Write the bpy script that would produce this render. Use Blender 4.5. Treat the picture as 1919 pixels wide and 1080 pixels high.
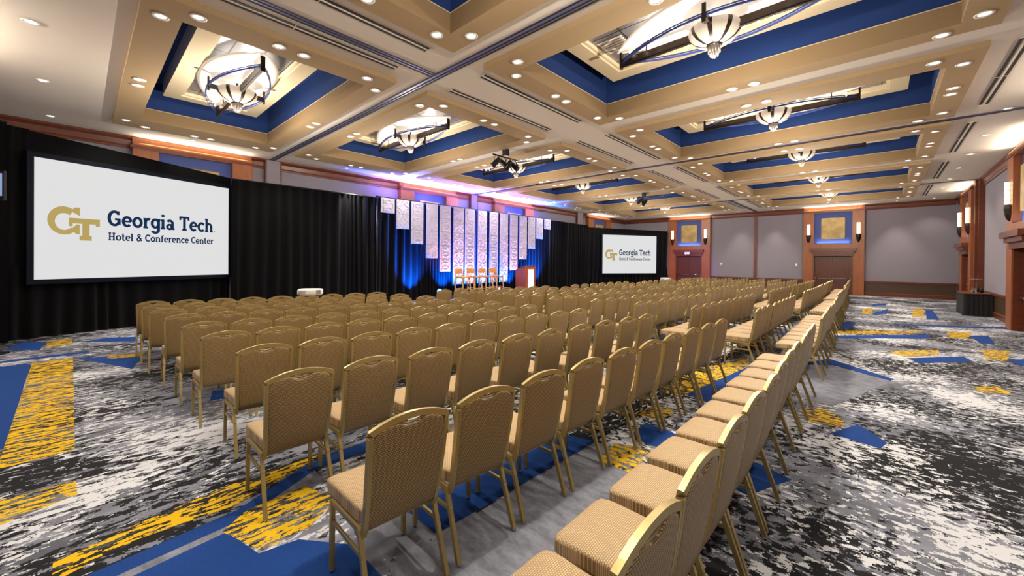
import bpy, bmesh, math, random
from mathutils import Vector, Matrix
R_ = random.Random(7)
PI = math.pi
scene = bpy.context.scene
for o in list(bpy.data.objects): bpy.data.objects.remove(o)
COL = scene.collection

# ------------------------------------------------------------------ camera
H_EYE = 1.7
YAW, PITCH, ROLL, FPX, CY = math.radians(42.7079), math.radians(-0.2694), math.radians(0.482), 746.49, 492.03
F = Vector((-math.sin(YAW)*math.cos(PITCH), math.cos(YAW)*math.cos(PITCH), math.sin(PITCH)))
Rr = Vector((math.cos(YAW), math.sin(YAW), 0)); Uu = Rr.cross(F)
R2 = Rr*math.cos(ROLL)+Uu*math.sin(ROLL); U2 = -Rr*math.sin(ROLL)+Uu*math.cos(ROLL)
cam = bpy.data.cameras.new('camera'); camo = bpy.data.objects.new('camera', cam); COL.objects.link(camo)
cam.sensor_width = 36; cam.lens = FPX/1919*36; cam.shift_y = -(540-CY)/1919; cam.clip_end = 200; cam.clip_start = .05
m = Matrix(((R2.x, U2.x, -F.x, 0), (R2.y, U2.y, -F.y, 0), (R2.z, U2.z, -F.z, H_EYE), (0, 0, 0, 1)))
camo.matrix_world = m
scene.camera = camo
vs = scene.view_settings
vs.view_transform = 'Standard'; vs.look = 'None'; vs.gamma = 1; vs.use_curve_mapping = False
vs.exposure = 0.62
w = bpy.data.worlds.new('world'); scene.world = w; w.use_nodes = True
w.node_tree.nodes['Background'].inputs[0].default_value = (.8, .78, .74, 1)
w.node_tree.nodes['Background'].inputs[1].default_value = .6
cy = scene.cycles
cy.max_bounces = 6; cy.diffuse_bounces = 4; cy.glossy_bounces = 3; cy.transmission_bounces = 3
cy.sample_clamp_indirect = 4; cy.use_denoising = True
cy.caustics_reflective = False; cy.caustics_refractive = False
P_SPOT, P_SIDE, P_TILE, P_FILL, P_TROUGH, P_UP = 78, 60, 20, 190, 30, 60

# ------------------------------------------------------------------ geometry of the room (metres)
XL, XR, YN, YB, ZC, ZP, ZB = -14.35, 2.75, -1.95, 28.25, 4.832, 4.759, 5.033
ROWN = [.482, 4.351, 8.598, 12.8265, 17.438, 21.95]
ROWF = [3.726, 7.9175, 12.265, 16.68, 21.206, 25.75]
OPN = [.89, 4.761, 9.118, 13.41, 17.93, 22.4]
OPF = [3.381, 7.576, 11.893, 16.314, 20.92, 25.4]
CX = [(-12.90, -6.189, -12.078, -6.68), (-4.657, 1.109, -4.294, .733)]   # plate x0 x1, opening x0 x1

# ------------------------------------------------------------------ helpers
def lin(c):
    c = c/255
    return c/12.92 if c <= .04045 else ((c+.055)/1.055)**2.4
def rgb(h):
    h = h.lstrip('#'); return tuple(lin(int(h[i:i+2], 16)) for i in (0, 2, 4))+(1,)
MATS = {}
def mat(name, col, rough=.6, metal=0., em=None, es=0., spec=.5, sheen=0.):
    if name in MATS: return MATS[name]
    M = bpy.data.materials.new(name); M.use_nodes = True
    b = M.node_tree.nodes['Principled BSDF']
    c = rgb(col) if isinstance(col, str) else col
    b.inputs['Base Color'].default_value = c; b.inputs['Roughness'].default_value = rough; b.inputs['Metallic'].default_value = metal
    b.inputs['Specular IOR Level'].default_value = spec
    if sheen: b.inputs['Sheen Weight'].default_value = sheen
    if em:
        b.inputs['Emission Color'].default_value = rgb(em) if isinstance(em, str) else em; b.inputs['Emission Strength'].default_value = es
    MATS[name] = M; return M
class N:
    """tiny node helper"""
    def __init__(s, M): s.t = M.node_tree; s.b = s.t.nodes['Principled BSDF']
    def n(s, ty, **k):
        x = s.t.nodes.new(ty)
        for a, v in k.items():
            if a.startswith('_'): setattr(x, a[1:], v)
            else:
                i = x.inputs[int(a[1:])] if a[0] == 'i' and a[1:].isdigit() else x.inputs[a]
                if hasattr(v, 'links'): s.t.links.new(v, i)
                else: i.default_value = v
        return x
    def link(s, a, b): s.t.links.new(a, b)
    def coord(s, kind='Object', scale=(1, 1, 1)):
        c = s.n('ShaderNodeTexCoord'); mp = s.n('ShaderNodeMapping'); s.link(c.outputs[kind], mp.inputs[0]); mp.inputs['Scale'].default_value = scale
        return mp.outputs[0]
    def noise(s, vec, scale, detail=3, rough=.5, dist=0):
        x = s.n('ShaderNodeTexNoise'); s.link(vec, x.inputs['Vector']); x.inputs['Scale'].default_value = scale; x.inputs['Detail'].default_value = detail
        x.inputs['Roughness'].default_value = rough; x.inputs['Distortion'].default_value = dist
        return x.outputs['Fac']
    def math(s, op, a, b=0.):
        x = s.n('ShaderNodeMath', _operation=op)
        for i, v in enumerate((a, b)):
            if hasattr(v, 'links'): s.link(v, x.inputs[i])
            else: x.inputs[i].default_value = v
        return x.outputs[0]
    def step(s, v, a, b):
        x = s.n('ShaderNodeMapRange'); s.link(v, x.inputs[0]); x.inputs[1].default_value = a; x.inputs[2].default_value = b; x.clamp = True
        return x.outputs[0]
    def mix(s, f, a, b):
        x = s.n('ShaderNodeMix', _data_type='RGBA')
        for i, v in ((0, f), (6, a), (7, b)):
            if hasattr(v, 'links'): s.link(v, x.inputs[i])
            else: x.inputs[i].default_value = v
        return x.outputs[2]
    def bump(s, h, st=.3, d=.01):
        x = s.n('ShaderNodeBump'); s.link(h, x.inputs['Height']); x.inputs['Strength'].default_value = st; x.inputs['Distance'].default_value = d
        s.link(x.outputs[0], s.b.inputs['Normal'])

def newobj(name, me, parent=None, loc=None, rz=0.):
    o = bpy.data.objects.new(name, me); COL.objects.link(o)
    if parent: o.parent = parent
    if loc: o.location = loc
    if rz: o.rotation_euler[2] = rz
    return o
class MB:
    """collects boxes, tubes, prisms with material slots and builds ONE mesh"""
    def __init__(s): s.v = []; s.f = []; s.mi = []; s.sm = []; s.mats = []
    def _m(s, M):
        if M not in s.mats: s.mats.append(M)
        return s.mats.index(M)
    def add(s, vs_, fs, M, smooth=False, xf=None):
        k = len(s.v); mi = s._m(M)
        s.v += [tuple(xf @ Vector(p)) if xf else tuple(p) for p in vs_]
        for f in fs: s.f.append([i+k for i in f]); s.mi.append(mi); s.sm.append(smooth)
        return s
    def box(s, a, b, M, xf=None):
        x0, y0, z0 = a; x1, y1, z1 = b
        v = [(x0, y0, z0), (x1, y0, z0), (x1, y1, z0), (x0, y1, z0), (x0, y0, z1), (x1, y0, z1), (x1, y1, z1), (x0, y1, z1)]
        return s.add(v, [(0, 3, 2, 1), (4, 5, 6, 7), (0, 1, 5, 4), (1, 2, 6, 5), (2, 3, 7, 6), (3, 0, 4, 7)], M, False, xf)
    def cbox(s, c, d, M, xf=None):
        return s.box([c[i]-d[i]/2 for i in range(3)], [c[i]+d[i]/2 for i in range(3)], M, xf)
    def quad(s, p, M): return s.add(p, [tuple(range(len(p)))], M)
    def tube(s, path, r, M, n=8, ry=None, xf=None, closed=False, smooth=True, cap=True):
        """sweep an ellipse/superellipse section (r across, ry up) along a path"""
        path = [Vector(p) for p in path]; L = len(path); ry = ry or r; vs_ = []; fs = []
        up = Vector((0, 0, 1))
        for i, p in enumerate(path):
            if closed: t = path[(i+1) % L]-path[i-1]
            else: t = path[min(i+1, L-1)]-path[max(i-1, 0)]
            t.normalize()
            u = up if abs(t.z) < .95 else Vector((0, 1, 0))
            a = t.cross(u).normalized(); b = a.cross(t).normalized()
            for k in range(n):
                an = 2*PI*(k+.5)/n; ca, sa = math.cos(an), math.sin(an)
                if n == 4: ca, sa = ca*1.414, sa*1.414
                vs_.append(p+a*ca*r+b*sa*ry)
        for i in range(L if closed else L-1):
            for k in range(n):
                j = (i+1) % L; fs.append((i*n+k, i*n+(k+1) % n, j*n+(k+1) % n, j*n+k))
        if not closed and cap: fs.append(tuple(range(n))[::-1]); fs.append(tuple((L-1)*n+k for k in range(n)))
        return s.add(vs_, fs, M, smooth and n > 4, xf)
    def lathe(s, prof, M, n=24, c=(0, 0, 0), xf=None, pick=None, smooth=True):
        """prof [(r,z)]; pick(k) -> material per gore"""
        for k in range(n):
            a0, a1 = 2*PI*k/n, 2*PI*(k+1)/n; vs_ = []; fs = []
            for r, z in prof:
                vs_ += [(c[0]+r*math.cos(a0), c[1]+r*math.sin(a0), c[2]+z), (c[0]+r*math.cos(a1), c[1]+r*math.sin(a1), c[2]+z)]
            for i in range(len(prof)-1): fs.append((2*i, 2*i+1, 2*i+3, 2*i+2))
            s.add(vs_, fs, pick(k) if pick else M, smooth, xf)
        return s
    def rbox(s, c, h, M, n=6, res=6, warp=None, xf=None):
        """rounded box: superellipsoid of exponent n"""
        for ax in range(3):
            for sg in (-1, 1):
                vs_ = []; fs = []
                for i in range(res+1):
                    for j in range(res+1):
                        u, v = math.tan((2*i/res-1)*PI/4*.98)/math.tan(PI/4*.98), math.tan((2*j/res-1)*PI/4*.98)/math.tan(PI/4*.98)
                        p = [0, 0, 0]; p[ax] = sg; p[(ax+1) % 3] = u; p[(ax+2) % 3] = v
                        q = (abs(p[0])**n+abs(p[1])**n+abs(p[2])**n)**(-1/n)
                        p = [t*q for t in p]
                        if warp: P = warp(*p)
                        else: P = [c[t]+p[t]*h[t] for t in range(3)]
                        vs_.append(P)
                for i in range(res):
                    for j in range(res):
                        f = (i*(res+1)+j, (i+1)*(res+1)+j, (i+1)*(res+1)+j+1, i*(res+1)+j+1)
                        fs.append(f if sg > 0 else f[::-1])
                s.add(vs_, fs, M, True, xf)
        return s
    def mesh(s, name, weld=False):
        me = bpy.data.meshes.new(name); me.from_pydata(s.v, [], s.f)
        for M in s.mats: me.materials.append(M)
        me.polygons.foreach_set('material_index', s.mi); me.polygons.foreach_set('use_smooth', s.sm)
        if weld:
            b = bmesh.new(); b.from_mesh(me); bmesh.ops.remove_doubles(b, verts=b.verts, dist=.0004); bmesh.ops.recalc_face_normals(b, faces=b.faces); b.to_mesh(me); b.free()
        me.update(); return me
    def obj(s, name, parent=None, loc=None, rz=0., weld=False):
        return newobj(name, s.mesh(name, weld), parent, loc, rz)
def tag(o, label=None, cat=None, group=None, kind=None):
    if label: o['label'] = label
    if cat: o['category'] = cat
    if group: o['group'] = group
    if kind: o['kind'] = kind
    return o
def thing(name, label, cat, loc=(0, 0, 0), rz=0., group=None):
    o = newobj(name, None, None, loc, rz); o.empty_display_size = .1
    return tag(o, label, cat, group)
def struct(o): o['kind'] = 'structure'; return o
def copy_tree(o, parent=None):
    c = o.copy(); COL.objects.link(c)
    if parent: c.parent = parent
    for ch in o.children: copy_tree(ch, c)
    return c
def spot(name, loc, tgt, power, col=(1, .86, .68), angle=100, blend=.6, r=.05, parent=None):
    l = bpy.data.lights.new(name, 'SPOT'); l.energy = power; l.color = col; l.spot_size = math.radians(angle); l.spot_blend = blend; l.shadow_soft_size = r
    o = bpy.data.objects.new(name, l); COL.objects.link(o); o.location = loc
    d = Vector(tgt)-Vector(loc); o.rotation_euler = d.to_track_quat('-Z', 'Y').to_euler(); return o
def point(name, loc, power, col, r=.06):
    l = bpy.data.lights.new(name, 'POINT'); l.energy = power; l.color = col; l.shadow_soft_size = r
    o = bpy.data.objects.new(name, l); COL.objects.link(o); o.location = loc; return o
def area(name, loc, d, sx, sy, power, col, xdir=None):
    l = bpy.data.lights.new(name, 'AREA'); l.shape = 'RECTANGLE'; l.size = sx; l.size_y = sy; l.energy = power; l.color = col
    o = bpy.data.objects.new(name, l); COL.objects.link(o); o.location = loc
    z = -Vector(d).normalized(); x = Vector(xdir or (1, 0, 0)); x = (x-z*x.dot(z)).normalized(); y = z.cross(x)
    mm = Matrix((x, y, z)).transposed().to_4x4(); mm.translation = Vector(loc); o.matrix_world = mm; return o
ORD = 'first second third fourth fifth sixth seventh eighth ninth tenth eleventh twelfth'.split()

# ------------------------------------------------------------------ materials
def wood(name, c1, c2, rough=.35, sc=(1, 1, 1)):
    M = mat(name, c1, rough); k = N(M); v = k.coord('Object', sc)
    n = k.noise(v, 14, 6, .6, .6); f = k.step(n, .3, .75)
    k.link(k.mix(f, rgb(c1), rgb(c2)), k.b.inputs['Base Color']); return M
M_wood = wood('cherry_wood', '#96572b', '#7c421f', .4, (1, 1, .12))
M_woodd = wood('dark_cherry_wood', '#6b331b', '#4e2212', .35, (.15, .15, 1))
M_door = wood('door_wood', '#5e2c18', '#45200f', .35, (1, 1, .12))
M_doord = mat('door_shadow_gap', '#1a0d08', .6)
M_ceil = mat('ceiling_paint', '#ddd4c6', .9)
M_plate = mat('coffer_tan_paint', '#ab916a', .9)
M_inner = mat('coffer_inner_brown', '#856e4e', .9)  # inner faces of the opening, a darker brown than the plate
M_box = mat('coffer_beige_paint', '#c8b898', .9)
M_blue = mat('coffer_blue_paint', '#0a2e66', .85)
M_track = mat('track_metal', '#77769a', .45, .5)
M_black = mat('black_gap', '#0a0a0b', .7)
M_wall = mat('fabric_wall', '#857f88', .95)
k = N(M_wall); v = k.coord('Object', (1, 1, 1)); k.bump(k.noise(v, 220, 2), .08, .002)
M_wains = wood('wainscot_wood', '#4d3622', '#3a281a', .4, (.2, .2, 1))
M_niche = mat('niche_blue', '#3f5190', .7)
M_gold = mat('gold_leaf', '#c9a65a', .5, .2)
k = N(M_gold); v = k.coord('Object'); f = k.noise(v, 3, 3); k.link(k.mix(k.step(f, .35, .7), rgb('#b3985f'), rgb('#917642')), k.b.inputs['Base Color'])
M_bronze = mat('dark_bronze', '#2b2019', .4, .6)
M_frame = mat('chair_champagne_metal', '#a8945f', .36, .5)
M_chrome = mat('chrome', '#c8c8c8', .2, 1)
M_white = mat('white_plastic', '#e4e2de', .5)
M_grey = mat('grey_plastic', '#8f8a88', .5)
M_lens = mat('downlight_lens', '#fff6e2', .4, 0, '#fff0d8', 2.6)
M_shade = mat('sconce_glass', '#fff2dc', .4, 0, '#ffe6bd', 2.2)
M_bulb = mat('small_bulb', '#ffffff', .4, 0, '#fff1d8', 22)
M_refl = mat('reflector_pearl', '#e2d9cc', .5, 0, '#fff0dc', .3)
M_bluerail = mat('blue_rail_metal', '#33478c', .3, .5)
M_alab = mat('alabaster_gore', '#776c62', .6, 0, '#ffe9cc', .3)
M_cryst = mat('crystal', '#6a625e', .3, 0, '#ffe8d0', .12)
M_drape = mat('black_velour', '#060608', .9, 0, None, 0, .08, .05)
M_screen = mat('screen_white', '#101010', .8, 0, '#e1e1e1', .64, spec=.05)
M_scrframe = mat('screen_frame', '#060b18', .7, spec=.1)
M_navy = mat('logo_navy', '#050505', .8, 0, '#0e2d52', .6, spec=.05)
M_logogold = mat('logo_gold', '#050505', .8, 0, '#b9a25f', .64, spec=.05)
M_scenic = mat('scenic_white', '#9c99a8', .55)
M_stool = mat('stool_maple', '#d9ac6b', .45)
M_stoolseat = mat('stool_seat', '#c98e48', .6)
M_podium = wood('podium_wood', '#a24f35', '#87402a', .35, (1, 1, .15))
M_blk = mat('black_metal', '#141416', .45, .3)
M_cloth = mat('black_tablecloth', '#0b0b0c', .9)
M_led = mat('blue_led', '#0a2a8a', .4, 0, '#1f6dff', 30)
M_glass = mat('glassware', '#c9c9c9', .1); M_glass.node_tree.nodes['Principled BSDF'].inputs['Transmission Weight'].default_value = .8

def tiles_mat():
    M = mat('metal_ceiling_tile', '#8f8f97', .32, .75); k = N(M)
    v = k.coord('Object'); b = k.n('ShaderNodeTexBrick'); k.link(v, b.inputs['Vector']); b.offset = 0
    b.inputs['Color1'].default_value = rgb('#8f9098'); b.inputs['Color2'].default_value = rgb('#9c989a'); b.inputs['Mortar'].default_value = rgb('#3a3632')
    b.inputs['Scale'].default_value = 1; b.inputs['Mortar Size'].default_value = .012; b.inputs['Brick Width'].default_value = .62; b.inputs['Row Height'].default_value = .45
    k.link(b.outputs['Color'], k.b.inputs['Base Color']); return M
M_tile = tiles_mat()

def woven(name, ax, c1, c2, gap):
    """basket weave fabric, object space; ax picks the plane"""
    M = mat(name, c1, .62, 0, None, 0, .5, .1); k = N(M)
    c = k.n('ShaderNodeTexCoord'); sp = k.n('ShaderNodeSeparateXYZ'); k.link(c.outputs['Object'], sp.inputs[0]); cb = k.n('ShaderNodeCombineXYZ')
    k.link(sp.outputs[0], cb.inputs[0]); k.link(sp.outputs[ax], cb.inputs[1])
    b = k.n('ShaderNodeTexBrick'); k.link(cb.outputs[0], b.inputs['Vector']); b.offset = .5
    b.inputs['Color1'].default_value = rgb(c1); b.inputs['Color2'].default_value = rgb(c2); b.inputs['Mortar'].default_value = rgb(gap)
    b.inputs['Scale'].default_value = 1; b.inputs['Mortar Size'].default_value = .0022; b.inputs['Mortar Smooth'].default_value = .4
    b.inputs['Brick Width'].default_value = .013; b.inputs['Row Height'].default_value = .0095
    k.link(b.outputs['Color'], k.b.inputs['Base Color'])
    inv = k.math('SUBTRACT', 1., b.outputs['Fac']); k.bump(inv, .35, .0015); return M
M_back = woven('woven_back_fabric', 2, '#b29561', '#a88a56', '#574526')
M_seat = woven('woven_seat_fabric', 1, '#ccb088', '#c2a47b', '#8a724c')

# carpet ------------------------------------------------------------
def carpet_base(k, wb=0.):
    """white and charcoal broken streaks over greys, running along X"""
    c = k.n('ShaderNodeTexCoord'); sn = k.n('ShaderNodeVectorMath', _operation='SNAP'); k.link(c.outputs['Object'], sn.inputs[0]); sn.inputs[1].default_value = (.008, .008, 10)
    sp = k.n('ShaderNodeSeparateXYZ'); k.link(sn.outputs[0], sp.inputs[0]); cb = k.n('ShaderNodeCombineXYZ'); k.link(sp.outputs[1], cb.inputs[0]); k.link(sp.outputs[0], cb.inputs[1])
    sw = k.n('ShaderNodeMix', _data_type='VECTOR'); k.link(k.math('LESS_THAN', sp.outputs[0], -1.95), sw.inputs[0]); st = k.n('ShaderNodeVectorMath', _operation='MULTIPLY'); k.link(sn.outputs[0], st.inputs[0]); st.inputs[1].default_value = (1.7, .95, 1); k.link(st.outputs[0], sw.inputs[4]); k.link(cb.outputs[0], sw.inputs[5])
    def mp(sc, off=(0, 0, 0)):
        x = k.n('ShaderNodeMapping'); k.link(sw.outputs[1], x.inputs[0]); x.inputs['Scale'].default_value = sc; x.inputs['Location'].default_value = off; return x.outputs[0]
    big = k.noise(mp((.45, .8, 1)), 1, 2, .5); big2 = k.noise(mp((.4, .75, 1), (7, 3, 0)), 1, 2, .5)
    fine = k.noise(mp((7, 19, 1)), 1, 6, .66, .5); fine2 = k.noise(mp((6, 15, 1), (3, 9, 0)), 1, 6, .66, .4)
    g = k.noise(mp((1.6, 3, 1), (5, 1, 0)), 1, 5, .6)
    base = k.mix(k.step(g, .35, .65), rgb('#565962'), rgb('#8a8d99'))
    dk = k.step(k.math('ADD', fine2, k.math('MULTIPLY', k.math('SUBTRACT', big2, .5), .8)), .50, .52)
    c1 = k.mix(dk, base, rgb('#1f2023'))
    wh = k.step(k.math('ADD', fine, k.math('MULTIPLY', k.math('SUBTRACT', big, .5), .75)), .56-wb, .58-wb)
    return k.mix(wh, c1, rgb('#c9cbd0')), mp
def carpet():
    M = mat('carpet_pattern', '#777777', .95, spec=.15); k = N(M); col, mp = carpet_base(k); k.link(col, k.b.inputs['Base Color'])
    W = mat('carpet_white_ground', '#999999', .95, spec=.15); k = N(W); col, mp = carpet_base(k, .03); k.link(col, k.b.inputs['Base Color'])
    Y = mat('carpet_yellow', '#e6b422', .95, spec=.15); k = N(Y); col, mp = carpet_base(k)
    f = k.noise(mp((6, 24, 1), (2, 2, 0)), 1, 5, .62, .3); k.link(k.mix(k.step(f, .49, .505), k.mix(.75, col, rgb('#2a2925')), rgb('#d6ad1a')), k.b.inputs['Base Color'])
    B = mat('carpet_blue', '#1d4288', .95, spec=.15); k = N(B); v = k.coord('Object'); k.link(k.mix(k.noise(v, 60, 3), rgb('#15356f'), rgb('#1f4386')), k.b.inputs['Base Color'])
    G = mat('carpet_grey', '#8d909c', .95, spec=.15); k = N(G); v = k.coord('Object', (1, 2, 1)); k.link(k.mix(k.step(k.noise(v, 6, 6, .7), .35, .65), rgb('#62656e'), rgb('#868995')), k.b.inputs['Base Color'])
    return M, Y, B, G, W
M_carp, M_cy, M_cb, M_cg, M_cw = carpet()
CARPET = [
 ('w', [(-1.0, 5.4), (-.6, 5.9), (.0, 5.3), (.45, 4.7), (.9, 3.4), (.95, .6), (-.3, .6), (-.9, 2.6)]), ('w', [(-7.8, .6), (-5.5, .7), (-4.2, .5), (-3.7, -.2), (-5.0, 0.0), (-7.8, .1)]), ('w', [(-1.1, 6.6), (-.2, 7.9), (.9, 9.3), (1.1, 7.6), (.1, 6.2)]),
 ('b', [(-9.9, -1.6), (-9.9, -.53), (-5.66, -.45), (-5.66, -1.6)]), ('y', [(-9.95, -.52), (-9.95, -.08), (-5.2, -.03), (-5.14, -.45)]),
 ('b', [(-9.94, -.06), (-9.21, .71), (-8.34, .54)]), ('b', [(-12.5, -.78), (-12.2, -.46), (-11.2, -.5), (-11.6, -.92)]),
 ('y', [(-12.2, -.46), (-12.4, -.12), (-11.5, -.1), (-11.4, -.42)]), ('b', [(-11.7, .02), (-11.95, .4), (-11.65, .85), (-11.05, .75)]),
 ('y', [(-4.5, -.5), (-4.46, -.02), (-4.2, -.01), (-4.0, -.5)]), ('y', [(-9.8, .35), (-9.6, .75), (-9.2, .8), (-9.5, .3)]),
 ('b', [(-10.4, -1.2), (-10.5, .1), (-10.3, .12), (-10.2, -1.2)]),
 ('b', [(-3.02, -.6), (-3.17, .72), (-3.46, 1.27), (-3.55, 2.3), (-3.3, 2.3), (-3.32, 1.28), (-3.03, .73), (-2.9, -.6)]),
 ('g', [(-2.9, -.6), (-3.03, .73), (-3.32, 1.28), (-3.1, 1.28), (-2.94, .68), (-2.7, -.6)]),
 ('b', [(-2.85, -.3), (-2.96, .62), (-2.61, .7), (-2.57, .9), (-2.29, 1.1), (-1.9, 1.1), (-1.9, -.3)]),
 ('y', [(-2.98, .6), (-3.12, .76), (-3.14, 1.14), (-2.82, 1.24), (-2.64, 1.0), (-2.62, .72)]),
 ('y', [(-3.35, -.1), (-3.46, .24), (-3.56, .79), (-3.56, 1.4), (-3.47, 1.3), (-3.24, .72), (-3.27, .22), (-3.15, -.1)]),
 ('b', [(-2.4, 1.5), (-2.33, 3.2), (-1.95, 3.3), (-2.0, 1.5)]), ('g', [(-1.98, 1.2), (-1.95, 3.3), (-1.2, 3.2), (-1.25, .6)]),
 ('b', [(-1.81, 5.3), (-1.58, 7.35), (-1.4, 7.1), (-1.4, 5.1)]), ('y', [(-2.05, 5.1), (-2.15, 6.5), (-1.7, 8.1), (-1.57, 7.3), (-1.81, 5.29)]),
 ('y', [(-1.15, 7.1), (-1.55, 8.3), (-1.2, 8.4), (-.8, 7.4)]),
 ('b', [(-1.77, 3.6), (-1.80, 4.05), (-1.42, 3.98), (-1.42, 3.58)]), ('b', [(-1.0, 3.4), (-.75, 3.9), (-.49, 3.78), (-.69, 3.3)]),
 ('y', [(-1.75, 3.0), (-1.8, 3.4), (-1.5, 3.5), (-1.45, 3.0)]), ('y', [(-1.35, 2.35), (-1.3, 2.75), (-1.05, 2.8), (-1.1, 2.2)]), ('y', [(-2.0, 4.2), (-1.95, 4.6), (-1.7, 4.6), (-1.7, 4.2)]),
 ('b', [(-.35, 5.08), (-.15, 5.57), (.07, 5.19), (.02, 4.98)]), ('y', [(-.66, 5.63), (-.48, 5.95), (-.25, 5.53), (-.28, 5.33), (-.56, 5.3)]),
 ('b', [(-.95, 8.2), (-.66, 9.05), (.17, 8.12), (.13, 7.95), (-.55, 8.5)]), ('g', [(-1.0, 8.1), (-.55, 8.45), (.15, 7.95), (-.4, 6.05), (-.75, 6.2)]),
 ('b', [(-.9, 11.9), (.87, 13.8), (.85, 13.1), (-.85, 11.5)]), ('y', [(-.9, 12.75), (.82, 14.5), (.6, 13.75), (-.85, 12.2)]),
 ('b', [(-.75, 14.55), (-.47, 15.3), (-.55, 13.65), (-.8, 13.3)]), ('y', [(-.46, 19.7), (-.18, 20.7), (-.18, 18.1), (-.41, 17.8)]),
 ('b', [(-.18, 18.1), (.25, 20.7), (.2, 18.6), (-.1, 17.7)]), ('b', [(-.2, 22.5), (.25, 23.5), (.2, 22.2), (-.2, 21.6)]),
 ('y', [(.95, 21.45), (1.25, 22.0), (1.07, 18.3), (.78, 18)]), ('b', [(1.24, 21.0), (1.44, 21.2), (1.37, 17.9), (1.08, 17.6)]),
 ('y', [(1.25, 14.85), (1.7, 15.1), (1.5, 13.75), (1.2, 13.6)]), ('b', [(1.57, 14.35), (1.92, 14.7), (1.84, 13.3), (1.62, 13.1)]),
 ('y', [(.1, 10.6), (.88, 11.55), (.8, 10.85), (.38, 10.2)]), ('b', [(.38, 10.1), (1.15, 11.05), (1.21, 10.55), (.52, 9.72)]),
 ('y', [(1.5, 12.2), (1.92, 12.45), (1.64, 11.0), (1.42, 11.0)]), ('b', [(1.7, 11.3), (2.2, 11.7), (2.2, 11.0), (1.75, 10.7)]),
 ('b', [(.3, 15.6), (2.6, 17.0), (2.6, 16.6), (.3, 15.3)]), ('y', [(.95, 8.4), (1.2, 8.7), (1.3, 8.3), (1.0, 8.1)]),
 ('b', [(-7.4, 2.6), (-6.9, 3.8), (-6.4, 3.5), (-6.6, 2.4)]), ('y', [(-5.6, 2.3), (-5.2, 3.4), (-4.9, 3.3), (-5.2, 2.1)]),
 ('b', [(-6.2, 6.2), (-2.6, 6.6), (-2.6, 6.2), (-6.2, 5.8)]), ('b', [(-4.3, 11.5), (-1.6, 11.8), (-1.6, 11.4), (-4.3, 11.1)]), ('b', [(-6.25, 1.15), (-6.0, 1.6), (-5.7, 1.5), (-5.85, 1.05)]),
]
def build_floor():
    b = MB(); b.quad([(XL, YN, 0), (XR+.1, YN, 0), (XR+.1, YB, 0), (XL, YB, 0)], M_carp)
    for i, (kd, ps) in enumerate(CARPET):
        A = sum(ps[j-1][0]*ps[j][1]-ps[j][0]*ps[j-1][1] for j in range(len(ps)))
        if A < 0: ps = ps[::-1]
        b.quad([(x, y, .0006+.00005*i) for x, y in ps], {'b': M_cb, 'y': M_cy, 'g': M_cg, 'w': M_cw}[kd])
    o = b.obj('floor'); struct(o)
    b = MB()
build_floor()

# ------------------------------------------------------------------ ceiling shell
def build_ceiling():
    b = MB()
    xs = sorted([XL, XR]+[c for q in CX for c in q[2:]]); ys = sorted([YN, YB]+OPN+OPF)
    for i in range(len(xs)-1):
        for j in range(len(ys)-1):
            xm, ym = (xs[i]+xs[i+1])/2, (ys[j]+ys[j+1])/2
            if any(q[2] < xm < q[3] for q in CX) and any(OPN[r] < ym < OPF[r] for r in range(6)): continue
            b.quad([(xs[i], ys[j], ZC), (xs[i], ys[j+1], ZC), (xs[i+1], ys[j+1], ZC), (xs[i+1], ys[j], ZC)], M_ceil)
    b.box((XL-.3, YN, 5.75), (XR+.3, YB+.3, 5.8), M_ceil)
    struct(b.obj('ceiling'))
    # operable wall tracks in the ceiling
    n = 1
    for y in (4.116, 12.71, 22.305):
        b = MB(); b.box((XL, y-.075, ZC-.012), (XR, y+.075, ZC+.0), M_track)
        for d in (-.075, 0, .055): b.box((XL, y+d, ZC-.016), (XR, y+d+.02, ZC-.011), M_black)
        struct(b.obj('trim_%d' % n)); n += 1
    for y0, y1 in ((YN, 4.04), (22.39, YB)):
        b = MB(); b.box((-5.655, y0, ZC-.012), (-5.5, y1, ZC), M_track)
        for d in (-5.655, -5.585, -5.52): b.box((d, y0, ZC-.016), (d+.02, y1, ZC-.011), M_black)
        struct(b.obj('trim_%d' % n)); n += 1
    return n
TN = build_ceiling()
def nt():
    global TN
    TN += 1; return 'trim_%d' % TN

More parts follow.
